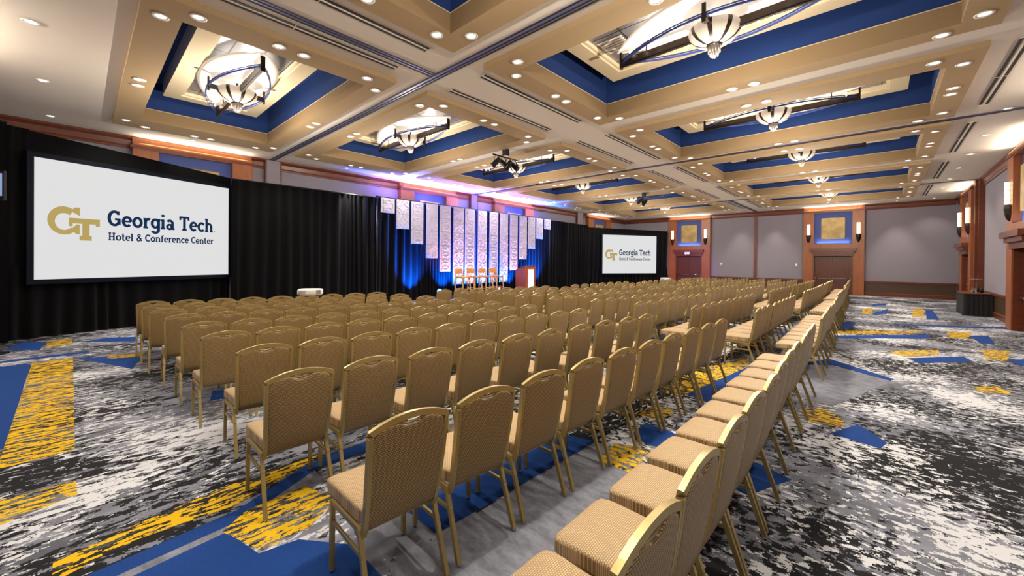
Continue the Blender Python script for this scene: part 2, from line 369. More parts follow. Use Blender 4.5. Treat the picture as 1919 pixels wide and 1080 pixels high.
def ringbox(b, x0, x1, y0, y1, ix0, ix1, iy0, iy1, z0, z1, M, Mi=None):
    """rectangular ring with inner hole"""
    Mi = Mi or M
    o = [(x0, y0), (x1, y0), (x1, y1), (x0, y1)]; i = [(ix0, iy0), (ix1, iy0), (ix1, iy1), (ix0, iy1)]
    for k in range(4):
        l = (k+1) % 4
        b.quad([(*o[k], z0), (*i[k], z0), (*i[l], z0), (*o[l], z0)], M); b.quad([(*o[k], z1), (*o[l], z1), (*i[l], z1), (*i[k], z1)], M)
        b.quad([(*o[k], z0), (*o[l], z0), (*o[l], z1), (*o[k], z1)], M); b.quad([(*i[k], z0), (*i[k], z1), (*i[l], z1), (*i[l], z0)], Mi)
ROWNAME = ['first', 'second', 'third', 'fourth', 'fifth', 'sixth']
COLNAME = ['stage-side', 'door-side']
def coffer(c, r):
    x0, x1, a0, a1 = CX[c]; y0, y1, b0, b1 = ROWN[r], ROWF[r], OPN[r], OPF[r]
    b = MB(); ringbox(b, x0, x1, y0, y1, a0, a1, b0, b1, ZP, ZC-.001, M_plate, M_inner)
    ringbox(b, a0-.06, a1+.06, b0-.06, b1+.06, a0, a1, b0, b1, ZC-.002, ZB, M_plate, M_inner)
    ringbox(b, a0-.06, a1+.06, b0-.06, b1+.06, a0+.004, a1-.004, b0+.004, b1-.004, ZB, ZB+.012, M_box)       # thin bead under the blue
    ringbox(b, a0-.06, a1+.06, b0-.06, b1+.06, a0-.02, a1+.02, b0-.02, b1+.02, ZB+.012, 5.74, M_blue, M_blue)
    o = struct(b.obj(nt()))
    b = MB(); b.box((a0-.02, b0-.02, 5.66), (a1+.02, b1+.02, 5.70), M_blue); struct(b.obj('cove_top', o))
    g = .34; j = .62
    b = MB(); ringbox(b, a0+g, a1-g, b0+g, b1-g, a0+j, a1-j, b0+j, b1-j, 5.30, 5.655, M_box)
    ringbox(b, a0+j-.001, a1-j+.001, b0+j-.001, b1-j+.001, a0+j+.05, a1-j-.05, b0+j+.05, b1-j-.05, 5.335, 5.40, M_box)
    struct(b.obj('soffit_frame', o))
    b = MB(); b.box((a0+j, b0+j, 5.40), (a1-j, b1-j, 5.43), M_tile); struct(b.obj('metal_ceiling_panel', o))
    gx = a1-j-.32 if c == 0 else a0+j+.32
    for sx in ((gx, b1-j-.28),) if c == 0 else ((gx, (b0+b1)/2), (a1-j-.32, (b0+b1)/2)):
        b = MB(); b.cbox((sx[0], sx[1], 5.395), (.42, .42, .012), M_ceil)
        for q in range(5): b.cbox((sx[0], sx[1]-.14+q*.07, 5.387), (.34, .035, .006), M_grey)
        struct(b.obj('air_grille', o))
for c in (0, 1):
    for r in range(6): coffer(c, r)

# ------------------------------------------------------------------ recessed downlights
def dl_parts():
    b = MB(); b.lathe([(.0, .004), (.056, .004)], M_lens, 18); lens = b.mesh('lens')
    b = MB(); b.lathe([(.056, .004), (.064, -.006), (.086, -.006), (.09, .0)], M_white, 18); ring = b.mesh('trim_ring')
    b = MB(); b.lathe([(.0, .004), (.056, .004)], M_lens, 12); b.lathe([(.062, .004), (.068, -.005), (.09, -.005)], M_white, 12); one = b.mesh('recessed_downlight')
    return lens, ring, one
DL = dl_parts()
def downlight(x, y, z, label, group, full=True):
    if full:
        o = thing('recessed_downlight', label, 'ceiling light', (x, y, z-.005), 0, group)
        newobj('trim_ring', DL[1], o); newobj('lens', DL[0], o)
    else:
        o = tag(newobj('recessed_downlight', DL[2], None, (x, y, z-.005)), label, 'ceiling light', group)
    return o
WARM = (1, .90, .77)
for c in (0, 1):
    x0, x1 = CX[c][:2]; xc = (x0+x1)/2
    for r in range(6):
        y0, y1 = ROWN[r]+.2, ROWF[r]-.12; yc = (ROWN[r]+ROWF[r])/2; xa, xb = x0+.21, x1-.2
        near = r < 3; g = 'downlights of the ceiling coffers'
        sides = ['stage', 'door']
        tail = 'of %s coffer %s of six' % (COLNAME[c], ['one', 'two', 'three', 'four', 'five', 'six'][r])
        L = []
        for X, sx, nx in ((xa, 1, 'stage'), (xb, -1, 'door')):
            for Y, sy, ny in ((y0, 1, 'near'), (y1, -1, 'far')):
                L.append((X, Y+sy*.33, 'round downlight near the %s %s corner, %s edge, %s' % (ny, nx, nx, tail)))
                L.append((X+sx*.33, Y, 'round downlight near the %s %s corner, %s edge, %s' % (ny, nx, ny, tail)))
            L.append((X, yc-.17, 'round downlight, nearer of the middle pair, %s edge, %s' % (nx, tail)))
            L.append((X, yc+.17, 'round downlight, farther of the middle pair, %s edge, %s' % (nx, tail)))
        for Y, ny in ((y0, 'near'), (y1, 'far')):
            L.append((xc-.17, Y, 'round downlight, stage one of the middle pair, %s edge, %s' % (ny, tail)))
            L.append((xc+.17, Y, 'round downlight, door one of the middle pair, %s edge, %s' % (ny, tail)))
        for X, Y, lb in L: downlight(X, Y, ZP, lb, g, near)
        for X, Y in ((xa, y0), (xb, y0), (xa, y1), (xb, y1), (xc, y0), (xc, y1)):
            spot('downlight_beam', (X+(.15 if X == xa else -.15 if X == xb else 0), Y, ZP-.03), (X, Y, 0), P_SPOT, WARM, 125, .7, .06)
SIDE = [(1.86, y) for y in (8.1, 10.3, 12.6, 14.83, 17.12, 19.36, 21.6, 24.0, 27.4)]
for i, (x, y) in enumerate(SIDE):
    downlight(x, y, ZC, 'round downlight in plain ceiling by the door wall, %s from the far corner' % ORD[len(SIDE)-1-i], 'downlights along the door wall', True)
    spot('downlight_beam', (x, y, ZC-.03), (x, y, 0), P_SIDE*.7, WARM, 100, .6, .05)
SL = [(-13.5, y) for y in (2.0, 6.2, 11.6, 17.5, 20.2, 23.0, 26.6)]
for i, (x, y) in enumerate(SL):
    downlight(x, y, ZC, 'round downlight in plain ceiling over the stage drape, %s from the near end' % ORD[i], 'downlights above the drapes', True)
    spot('downlight_beam', (x, y, ZC-.03), (x-.2, y+(1. if i == 1 else 0), 1.5), P_SIDE*(9 if i == 1 else .4), (1, .95, .9) if i == 1 else WARM, 60 if i == 1 else 80, .6, .05)
for i, x in enumerate((-13.58, -10.95, -8.34, -5.8, -3.2, -.6)):
    downlight(x, -.46, ZC, 'round downlight in plain ceiling before the first coffers, %s from the stage wall' % ORD[i], 'downlights before the first coffers', True)
    spot('downlight_beam', (x, -.46, ZC-.03), (x, -.46, 0), P_SIDE, WARM, 100, .6, .05)
for i, x in enumerate((-12.4, -6.4, -4.6, .6)):
    downlight(x, 27.5, ZC, 'round downlight in plain ceiling at the back wall, %s from the stage corner' % ORD[i], 'downlights along the back wall', True)
    spot('downlight_beam', (x, 27.5, ZC-.03), (x, 27.75, 0), P_SIDE*2.6, WARM, 62, .8, .05)

# slot diffusers
SY = [(.4, 3.5), (4.6, 7.6), (8.77, 11.95), (13.25, 16.5), (17.84, 21.2), (22.6, 26.2)]
for r, (y0, y1) in enumerate(SY):
    for x, nm in ((-5.83, 'stage side of the aisle between coffers'), (-4.98, 'door side of the aisle between coffers'), (1.46, 'door wall side of the ceiling')):
        b = MB()
        for d in (-.045, .045): b.box((x+d-.018, y0, ZC-.008), (x+d+.018, y1, ZC-.001), M_black)
        t = tag(b.obj('slot_diffuser'), 'black double slot diffuser, %s slot along the %s' % (ORD[r], nm), 'air vent', 'slot diffusers')
        b = MB(); b.box((x-.01, y0, ZC-.012), (x+.01, y1, ZC-.001), M_ceil)
        for q in (0, .5, 1): b.cbox((x, y0+(y1-y0)*q, ZC-.008), (.14, .012, .012), M_ceil)
        b.obj('divider', t)

# ------------------------------------------------------------------ chandeliers
def chandelier(x, y, a, label, first=None):
    z = 5.03; bw = .47
    t = thing('chandelier', label, 'chandelier', (x, y, z), 0, 'lens shaped chandeliers in the coffers')
    def arc(sg, s=1., n=24, zz=0., a_=a, b_=bw):
        return [(a_*s*u, sg*b_*s*(1-u*u), zz) for u in [-1+2*i/n for i in range(n+1)]]
    b = MB(); b.tube([(-a, 0, 0), (a, 0, 0)], .035, M_bronze, 4, .05); b.tube([(-a, 0, -.06), (a, 0, -.06)], .02, M_bronze, 4, .012)
    b.obj('spine_beam', t)
    b = MB(); b.tube([(0, -bw, 0), (0, bw, 0)], .035, M_bronze, 4, .04); b.obj('cross_beam', t)
    for nm, px, py in (('a', -a, 0), ('b', a, 0), ('c', 0, -bw), ('d', 0, bw)):
        b = MB(); b.cbox((px, py, .04), (.05 if py else .03, .03 if py else .07, .26), M_bronze); b.obj('end_post', t)
    for sg in (-1, 1):
        b = MB(); b.tube(arc(sg), .008, M_bluerail, 4, .014); b.tube(arc(sg, 1, 24, .035), .014, M_bluerail, 4, .004); b.obj('curved_rail', t)
    # pearl reflector: shallow dished lens above the rails
    b = MB(); n, m_ = 28, 8; vs_ = []; fs = []
    for i in range(n+1):
        u = -1+2*i/n
        for j in range(m_+1):
            v = -1+2*j/m_
            vs_.append((a*1.06*u, bw*1.28*(1-abs(u)**2.3)*v, .19+.10*(v*v)*(1-u*u)))
    for i in range(n):
        for j in range(m_): p = i*(m_+1)+j; fs.append((p, p+1, p+m_+2, p+m_+1))
    b.add(vs_, fs, M_refl, True); o = b.obj('reflector', t)
    so = o.modifiers.new('s', 'SOLIDIFY'); so.thickness = .012
    b = MB()
    for sg in (-1, 1):
        for i in range(14):
            u = -.86+1.72*i/13
            if abs(u) < .1: continue
            px, py = a*u, sg*bw*.8*(1-u*u)
            b.lathe([(0, -.016), (.012, -.011), (.016, 0), (.012, .012)], M_bulb, 8, (px, py, .085))
    b.obj('bulb_string', t)
    b = MB(); prof = [(.335, .0), (.345, -.03), (.325, -.1), (.26, -.175), (.17, -.225), (.09, -.245)]
    b.lathe(prof, None, 32, (0, 0, .03), pick=lambda k: M_bronze if k % 4 == 0 else M_alab)
    b.lathe([(.335, .0), (.31, -.01), (.3, -.09), (.2, -.18), (.08, -.22)], M_alab, 24, (0, 0, .03)); b.obj('bowl', t, weld=False)
    b = MB(); b.lathe([(.07, .0), (.105, -.01), (.105, -.035), (.07, -.04)], M_bronze, 20, (0, 0, -.19)); b.obj('collar', t)
    b = MB()
    for rr, cn, L in ((.075, 12, .1), (.05, 9, .15), (.022, 4, .17)):
        for q in range(cn):
            an = 2*PI*q/cn; b.tube([(rr*math.cos(an), rr*math.sin(an), -.22), (rr*math.cos(an), rr*math.sin(an), -.22-L)], .009, M_cryst, 6)
    b.obj('crystal_cluster', t)
    b = MB(); b.tube([(0, 0, .37), (0, 0, .0)], .02, M_bronze, 8)
    for sx in (-.7, .7): b.tube([(a*sx, 0, .37), (a*sx, 0, .03)], .01, M_bronze, 6)
    b.obj('stem', t)
    for sx in (-.55, .55): point('chandelier_lamp', (x+a*sx, y, z+.27), P_TILE, (1, .92, .82), .05)
    point('chandelier_lamp', (x, y, z+.05), P_TILE*.4, (1, .92, .82), .05)
    point('ceiling_fill', (x, y, z-.95), P_FILL*.8, (1, .90, .78), 0)  # unseen fill light in mid-air below the crystals, added to brighten the ceiling
for c in (0, 1):
    for r in range(6):
        chandelier([-9.54, -1.775][c], (OPN[r]+OPF[r])/2, [1.66, 1.45][c], 'lens shaped chandelier with striped bowl in the %s coffer, %s row along the room' % (COLNAME[c], ROWNAME[r]))

# ------------------------------------------------------------------ walls
def wallbox(name, a, b_, M=None): b = MB(); b.box(a, b_, M or M_wall); return struct(b.obj(name))
wallbox('wall_left', (XL-.2, YN, 0), (XL, YB+.2, 5.8))
wallbox('wall_right', (XR, YN, 0), (XR+.2, YB+.2, 5.8))
wallbox('wall_front', (XL, YN-.2, 0), (XR, YN, 5.8))
wallbox('wall_back', (XL, YB, 0), (XR, YB+.2, 5.8))

class WallFrame:
    """local frame of a wall: s along the wall, d out of it, z up"""
    def __init__(s, kind): s.k = kind
    def xf(s, c, off=0):
        if s.k == 'back': return Matrix.Translation((c, YB, 0))@Matrix.Rotation(PI, 4, 'Z')      # +y local points into the room (world -y)
        if s.k == 'front': return Matrix.Translation((c, YN, 0))
        if s.k == 'left': return Matrix.Translation((XL, c, 0))@Matrix.Rotation(-PI/2, 4, 'Z')
        if s.k == 'right': return Matrix.Translation((XR, c, 0))@Matrix.Rotation(PI/2, 4, 'Z')
def place(o, xf): o.matrix_world = xf; return o
DN = 0
SCN = 0
def sconce(xf, sx, label):
    t = thing('wall_sconce', label, 'wall light', (0, 0, 0), 0, 'bronze wall sconces'); place(t, xf@Matrix.Translation((sx, .25, 3.27)))
    b = MB(); n = 10
    pts = [(.07*math.cos(PI*i/n), .02+.085*math.sin(PI*i/n)) for i in range(n+1)]
    vs_ = [(p[0], p[1], 0) for p in pts]+[(p[0], p[1], .62) for p in pts]
    fs = [(i, i+1, n+2+i, n+1+i) for i in range(n)]+[tuple(range(n, -1, -1)), tuple(range(n+1, 2*n+2))]
    b.add(vs_, fs, M_shade, False); b.obj('glass_shade', t)
    b = MB()
    for z in (.12, .25, .38, .51): b.tube([(p[0]*1.03, p[1]*1.02, z) for p in pts], .007, M_bronze, 4)
    for z in (0, .61): b.tube([(p[0]*1.05, p[1]*1.03, z) for p in pts], .01, M_bronze, 4)
    b.obj('bronze_bands', t)
    b = MB(); q = [(.11, 0), (.112, -.1), (.09, -.26), (.055, -.38), (.0, -.44)]
    for i in range(len(q)-1):
        r0, z0 = q[i]; r1, z1 = q[i+1]; vs_ = []; fs = []
        for k in range(n+1):
            an = PI*k/n; vs_ += [(r0*math.cos(an), .01+r0*math.sin(an), z0), (r1*math.cos(an), .01+r1*math.sin(an), z1)]
        for k in range(n): fs.append((2*k, 2*k+1, 2*k+3, 2*k+2))
        b.add(vs_, fs, M_bronze, True)
    b.add([(.11*math.cos(PI*k/n), .01+.11*math.sin(PI*k/n), 0) for k in range(n+1)], [tuple(range(n+1))], M_bronze)
    b.obj('bronze_base', t)
def pilaster(kind, c, where, wd=2.66, door=True, sc=True, pw=P_TROUGH):
    """wood clad bay: header, blue niche with a gold panel, lintel, double door"""
    global DN
    xf = WallFrame(kind).xf(c); h = wd/2; D = .25
    b = MB(); nz0, nz1, nw = 2.76, 4.5, .82; dw, dh = .8, 2.1
    b.box((-h, 0, 0), (-dw-.06, D, 2.4), M_wood); b.box((dw+.06, 0, 0), (h, D, 2.4), M_wood)
    b.box((-h, 0, 2.4), (h, D, nz0), M_wood); b.box((-h, 0, nz0), (-nw, D, nz1), M_wood); b.box((nw, 0, nz0), (h, D, nz1), M_wood); b.box((-h, 0, nz1), (h, D, 4.66), M_wood)
    b.box((-h, 0, 4.66), (h, D-.12, ZC-.003), M_wood)
    for z in (2.4, 3.2, 3.95): b.box((-h-.003, 0, z), (-nw-.02, D+.003, z+.006), M_woodd); b.box((nw+.02, 0, z), (h+.003, D+.003, z+.006), M_woodd)
    o = place(struct(b.obj(nt())), xf)
    b = MB(); b.box((-nw, 0, nz0), (nw, D-.15, nz1), M_niche); x = struct(b.obj('niche_back', o))
    b = MB(); b.box((-.99, D-.01, 2.38), (.99, D+.2, 2.53), M_woodd); b.box((-.93, D-.01, 2.26), (.93, D+.13, 2.38), M_woodd); b.box((-.86, D-.12, 2.1), (.86, D+.05, 2.26), M_woodd); (struct(b.obj('lintel', o)) if door else None)
    b = MB(); b.box((-h-.04, 0, 4.52), (h+.04, D+.03, 4.6), M_woodd); struct(b.obj('cove_ledge', o))
    g = place(thing('gold_wall_panel', 'square gold leaf panel in the blue niche, %s' % where, 'wall art'), xf@Matrix.Translation((0, D-.15, 3.62)))
    b = MB(); b.rbox((0, .05, 0), (.52, .03, .58), M_gold, 40, 6); b.obj('panel_face', g)
    b = MB(); b.box((-.45, 0, -.5), (.45, .03, .5), M_bronze); b.obj('mounting_block', g)
    a = area('niche_lamp', xf@Vector((0, D-.06, nz0+.04)), xf.to_3x3()@Vector((0, -.25, 1)), 1.4, .04, 4, (.75, .85, 1), xf.to_3x3()@Vector((1, 0, 0)))
    area('cove_lamp', xf@Vector((0, D+.02, 4.64)), xf.to_3x3()@Vector((0, .45, 1)), wd-.3, .06, pw, (1, .87, .7), xf.to_3x3()@Vector((1, 0, 0)))
    if not door: return
    DN += 1
    b = MB(); b.box((-dw-.06, 0, 0), (-dw, D-.02, dh+.05), M_woodd); b.box((dw, 0, 0), (dw+.06, D-.02, dh+.05), M_woodd); b.box((-dw-.06, 0, dh), (dw+.06, D-.02, 2.4), M_woodd)
    d = place(struct(b.obj('door_%d' % DN)), xf)
    for s in (-1, 1):
        b = MB(); x0, x1 = (-dw, -.006) if s < 0 else (.006, dw); b.box((x0, 0, .01), (x1, .07, dh-.005), M_door)
        l = struct(b.obj('door_leaf', d))
        b = MB(); xa, xb = (x0+.06, x1-.04); b.tube([(xa, .12, .86), (xb, .12, .86)], .022, M_chrome, 6)
        for q in (xa, xb): b.cbox((q, .095, .86), (.05, .06, .07), M_chrome)
        struct(b.obj('push_bar', l))
    if sc:
        for s, n_ in ((-1, 'first'), (1, 'second')):
            sconce(xf, s*1.07, 'glowing bronze sconce, %s side of gold panel, %s' % (['camera-right', 'camera-left'][s > 0] if kind == 'back' else ['far', 'near'][(s > 0) == (kind == 'left')], where))
pilaster('back', -9.55, 'over back doors beside small screen', 2.72)
pilaster('back', -1.91, 'over back doors at right', 2.62)
pilaster('right', 24.1, 'far bay of the door wall', 2.8, pw=16)
pilaster('right', 15.45, 'near bay of the door wall', 2.9, pw=20)
pilaster('right', 10.15, 'bay of the door wall beside the camera', 2.9, sc=False, pw=45)
pilaster('front', -8.9, 'behind the camera', 2.66, sc=False, door=False, pw=110)
pilaster('left', 2.23, 'above the drape behind the big screen', 2.66, sc=False, door=False, pw=20)
pilaster('left', 10.15, 'above the stage drape, first', 2.9, sc=False, door=False, pw=20)
pilaster('left', 15.5, 'above the stage drape, second', 3.0, sc=False, door=False, pw=20)
pilaster('left', 24.2, 'above the drape beside the small screen', 3.0, sc=False, door=False, pw=20)

def crown(kind, s0, s1, out=.13):
    b = MB(); z0 = 4.53
    prof = [(0, z0), (.05, z0), (.06, z0+.04), (.05, z0+.08), (.07, z0+.2), (out, z0+.26), (out, ZC-.002), (0, ZC-.002)]
    k_ = {'back': lambda s, d, z: (s, YB-d, z), 'left': lambda s, d, z: (XL+d, s, z), 'right': lambda s, d, z: (XR-d, s, z)}[kind]
    n = len(prof); vs_ = [k_(s, d, z) for s in (s0, s1) for d, z in prof]
    b.add(vs_, [(i, (i+1) % n, n+(i+1) % n, n+i) for i in range(n)]+[tuple(range(n)), tuple(range(n, 2*n))], M_woodd)
    struct(b.obj(nt(), weld=True))
for a_, b_ in ((XL+.13, -10.91), (-8.19, -3.22), (-.6, XR-.13)): crown('back', a_, b_)
for a_, b_ in ((YN, .9), (3.56, 8.7), (11.6, 14.0), (17.0, 22.7), (25.7, YB)): crown('left', a_, b_)
for a_, b_ in ((YN, 8.7), (11.6, 14.0), (16.9, 22.7), (25.5, YB)): crown('right', a_, b_)
# wainscot
def wains(kind, s0, s1):
    b = MB()
    k_ = {'back': lambda s, d, z: (s, YB-d, z), 'right': lambda s, d, z: (XR-d, s, z), 'left': lambda s, d, z: (XL+d, s, z)}[kind]
    def bx(d0, d1, z0, z1, M):
        p, q = k_(s0, d0, z0), k_(s1, d1, z1); b.box([min(p[i], q[i]) for i in range(3)], [max(p[i], q[i]) for i in range(3)], M)
    bx(0, .03, 0, .7, M_wains); bx(0, .07, .7, .78, M_woodd); bx(0, .05, 0, .16, M_woodd); bx(0, .055, .16, .18, M_wood)
    struct(b.obj(nt()))
wains('back', -.6, XR-.07); wains('back', -8.19, -3.22); wains('right', 16.9, 22.7); wains('right', 25.5, YB-.07); wains('right', 11.6, 14.0); wains('back', XL, -10.91)
# vertical wood joints and folding-wall pockets
b = MB(); b.box((-5.72, YB-.04, .78), (-5.56, YB, 4.53), M_woodd); struct(b.obj(nt()))
for y0, y1 in ((3.93, 4.39), (12.49, 12.93), (21.52, 22.21)):
    b = MB(); b.box((XL, y0, 0), (XL+.15, y0+.04, ZC-.02), M_woodd); b.box((XL, y1-.04, 0), (XL+.15, y1, ZC-.02), M_woodd); b.box((XL, y0+.04, 0), (XL+.14, y1-.04, ZC-.02), M_wall); struct(b.obj(nt()))
for y0, y1 in ((21.9, 22.6),):
    b = MB(); b.box((XR-.15, y0, 0), (XR, y0+.05, ZC-.02), M_woodd); b.box((XR-.19, y1-.3, 0), (XR, y1, ZC-.02), M_woodd); struct(b.obj(nt()))
for x in (-7.55, -3.55):
    b = MB(); b.rbox((x, YB-.03, 1.58), (.05, .035, .09), M_white, 5, 4); tag(b.obj('wall_thermostat'), 'small white wall box on the grey panel, %s' % ('beside the purple lit doors' if x < -5 else 'beside the brown back doors'), 'thermostat', 'small wall boxes')
t = thing('emergency_light', 'white emergency light box on the lintel over the purple lit doors', 'emergency light', (-9.55, YB-.47, 2.2))
b = MB(); b.rbox((0, 0, .1), (.18, .05, .08), M_white, 6, 4); b.obj('housing', t)
b = MB()
for s in (-.1, .1): b.lathe([(0, 0), (.04, 0), (.045, .03), (0, .05)], M_white, 10, (s, -.03, .0))
b.obj('lamp_head', t)

# ------------------------------------------------------------------ drapes
def drape(name, path, z0, z1, label, fold=.22, amp=.055, seed=1, cat='drape', group=None, parent=None):
    rr = random.Random(seed); P = [Vector((*p, 0)) for p in path]; pts = []
    seg = []; 
    for i in range(len(P)-1):
        d = P[i+1]-P[i]; n = max(2, int(d.length/.03))
        nn = Vector((-d.y, d.x, 0)).normalized()
        for j in range(n): pts.append((P[i]+d*j/n, nn))
    pts.append((P[-1], nn))
    ph = 0; prof = []; f = fold; am = amp
    for i in range(len(pts)):
        ph += 2*PI*.03/f
        if rr.random() < .06: f = fold*rr.uniform(.6, 1.7); am = amp*rr.uniform(.45, 1.3)
        prof.append((ph, am))
    s_ = prof[0][1]; sm = []
    for ph, am in prof: s_ += (am-s_)*.15; sm.append((ph, s_))
    zs = [z0+(z1-z0)*t for t in (0, .08, .25, .5, .75, .93, 1)]; vs_ = []; fs = []
    for zi, z in enumerate(zs):
        t = (z-z0)/(z1-z0)
        for (p, nn), (ph, am) in zip(pts, sm):
            a = am*(1.15-.45*t); q = p+nn*(a*math.sin(ph+.5*math.sin(t*2.2+ph*.13))+.3*a*math.sin(ph*.37+1.7*t))
            vs_.append((q.x, q.y, z))
    n = len(pts)
    for i in range(len(zs)-1):
        for j in range(n-1): fs.append((i*n+j, i*n+j+1, (i+1)*n+j+1, (i+1)*n+j))
    b = MB(); b.add(vs_, fs, M_drape, True); o = b.obj(name, parent)
    if label: tag(o, label, cat, group)
    return o
XD = -13.72
t1 = thing('stage_drape', 'long black pleated drape wall hanging behind the stage', 'drape', (0, 0, 0))
drape('pleated_cloth', [(XD, 2.95), (XD, 22.05)], .03, 3.98, None, seed=3, parent=t1)
b = MB(); b.tube([(XD-.01, 2.95, 3.99), (XD-.01, 22.05, 3.99)], .022, M_blk, 8); b.obj('top_rail', t1)
for y in (3.4, 9.5, 15.7, 21.8):
    b = MB(); b.tube([(XD-.13, y, 0), (XD-.13, y, 3.99)], .022, M_blk, 8); b.cbox((XD-.13, y, .01), (.4, .4, .02), M_blk); b.obj('upright', t1)
t2 = thing('side_drape', 'black pleated drape hanging at the near end beside the big screen', 'drape', (0, 0, 0))
drape('pleated_cloth', [(-12.1, -1.85), (-12.5, -.98)], .02, 4.3, None, fold=.34, amp=.09, seed=5, parent=t2)
b = MB(); b.tube([(-12.1, -1.85, 4.31), (-12.5, -.98, 4.31)], .02, M_blk, 8); b.obj('top_rail', t2)

# ------------------------------------------------------------------ lettering (slab serif, drawn as strokes)
def arc_pts(cx, cy, rx, ry, a0, a1, n=14):
    return [(cx+rx*math.cos(math.radians(a0+(a1-a0)*i/n)), cy+ry*math.sin(math.radians(a0+(a1-a0)*i/n))) for i in range(n+1)]
S = .165
def glyph(ch):
    """strokes as (points, width) on a cap height of 1, and the advance width"""
    x = .70; h = S/2; B = lambda x0, x1, y: ([(x0, y), (x1, y)], S*.8)
    sb, st = S*.4, 1-S*.4
    if ch == 'G': return [(arc_pts(.40, .5, .32, .42, 52, 330), S), ([(.67, .12), (.67, .45)], S), B(.42, .76, .45), ([(.62, .72), (.62, .96)], S*.75)], .86
    if ch == 'C': return [(arc_pts(.40, .5, .32, .42, 48, 312), S), ([(.62, .70), (.62, .95)], S*.75)], .76
    if ch == 'H': return [([(.17, 0), (.17, 1)], S), ([(.65, 0), (.65, 1)], S), ([(.17, .5), (.65, .5)], S*.85), B(0, .34, sb), B(0, .34, st), B(.48, .82, sb), B(.48, .82, st)], .9
    if ch == 'T': return [([(.38, 0), (.38, 1)], S*1.05), B(.02, .74, st), B(.2, .56, sb), ([(.06, .74), (.06, 1)], S*.75), ([(.70, .74), (.70, 1)], S*.75)], .80
    if ch == 'e': return [(arc_pts(.31, .35, .235, .28, 0, 318), S), ([(.1, .36), (.55, .36)], S*.7)], .66
    if ch == 'o': return [(arc_pts(.32, .35, .245, .28, 0, 360, 20), S)], .70
    if ch == 'c': return [(arc_pts(.31, .35, .24, .28, 50, 318), S), ([(.48, .48), (.48, .66)], S*.7)], .60
    if ch == 'r': return [([(.14, 0), (.14, .68)], S), B(0, .32, sb), B(0, .14, .68-sb), (arc_pts(.36, .36, .22, .26, 165, 62, 8), S)], .52
    if ch == 'n': return [([(.14, 0), (.14, .68)], S), B(0, .29, sb), B(0, .14, .68-sb), (arc_pts(.34, .38, .20, .24, 175, 0, 10)+[(.54, 0)], S), B(.41, .68, sb)], .73
    if ch == 'h': return [([(.14, 0), (.14, 1)], S), B(0, .29, sb), B(0, .14, st), (arc_pts(.34, .38, .20, .24, 175, 0, 10)+[(.54, 0)], S), B(.41, .68, sb)], .73
    if ch == 'i': return [([(.16, 0), (.16, .68)], S), B(0, .32, sb), B(0, .16, .68-sb), ([(.16, .84), (.16, 1)], S*1.1)], .38
    if ch == 'l': return [([(.16, 0), (.16, 1)], S), B(0, .32, sb), B(0, .16, st)], .38
    if ch == 't': return [([(.18, .93), (.18, .22)]+arc_pts(.34, .2, .16, .14, 180, 300, 6), S), B(.02, .42, .62)], .50
    if ch == 'f': return [([(.18, 0), (.18, .78)]+arc_pts(.35, .78, .17, .15, 180, 70, 6), S), B(.02, .42, .60), B(.02, .36, sb)], .48
    if ch == 'g': return [(arc_pts(.30, .36, .225, .27, 0, 360, 18), S), ([(.53, .68), (.53, -.06)]+arc_pts(.30, -.08, .23, .17, 0, -160, 10), S), B(.48, .66, .68-sb)], .68
    if ch == 'a': return [(arc_pts(.28, .45, .2, .18, 150, 0, 8)+[(.48, 0)], S), (arc_pts(.26, .2, .17, .15, 0, 360, 14), S*.9), B(.44, .64, sb)], .67
    if ch == '&': return [([(.72, .04), (.24, .66)]+arc_pts(.36, .78, .15, .15, 200, -40, 10)+[(.14, .34)]+arc_pts(.30, .24, .2, .19, 150, 330, 8)+[(.66, .44)], S*.9), ], .84
    return [], .34
def ribbon(b, pts, wd, M, T):
    L = len(pts); l_, r_ = [], []
    for i, p in enumerate(pts):
        q0 = pts[max(i-1, 0)]; q1 = pts[min(i+1, L-1)]; dx, dy = q1[0]-q0[0], q1[1]-q0[1]; d = math.hypot(dx, dy) or 1
        nx, ny = -dy/d*wd/2, dx/d*wd/2; l_.append(T(p[0]+nx, p[1]+ny)); r_.append(T(p[0]-nx, p[1]-ny))
    b.add(l_+r_, [(i, i+1, L+i+1, L+i) for i in range(L-1)], M)
def text(b, s, x0, x1, y0, cap, M, T):
    adv = sum(glyph(c)[1] for c in s); k = (x1-x0)/adv; x = x0
    for c in s:
        st, a = glyph(c)
        for pts, wd in st:
            # widths: scale x by k, y by cap; ribbon thickness kept near cap scale
            ribbon(b, [(p[0]*k+x, p[1]*cap+y0) for p in pts], wd*cap, M, T)
        x += a*k
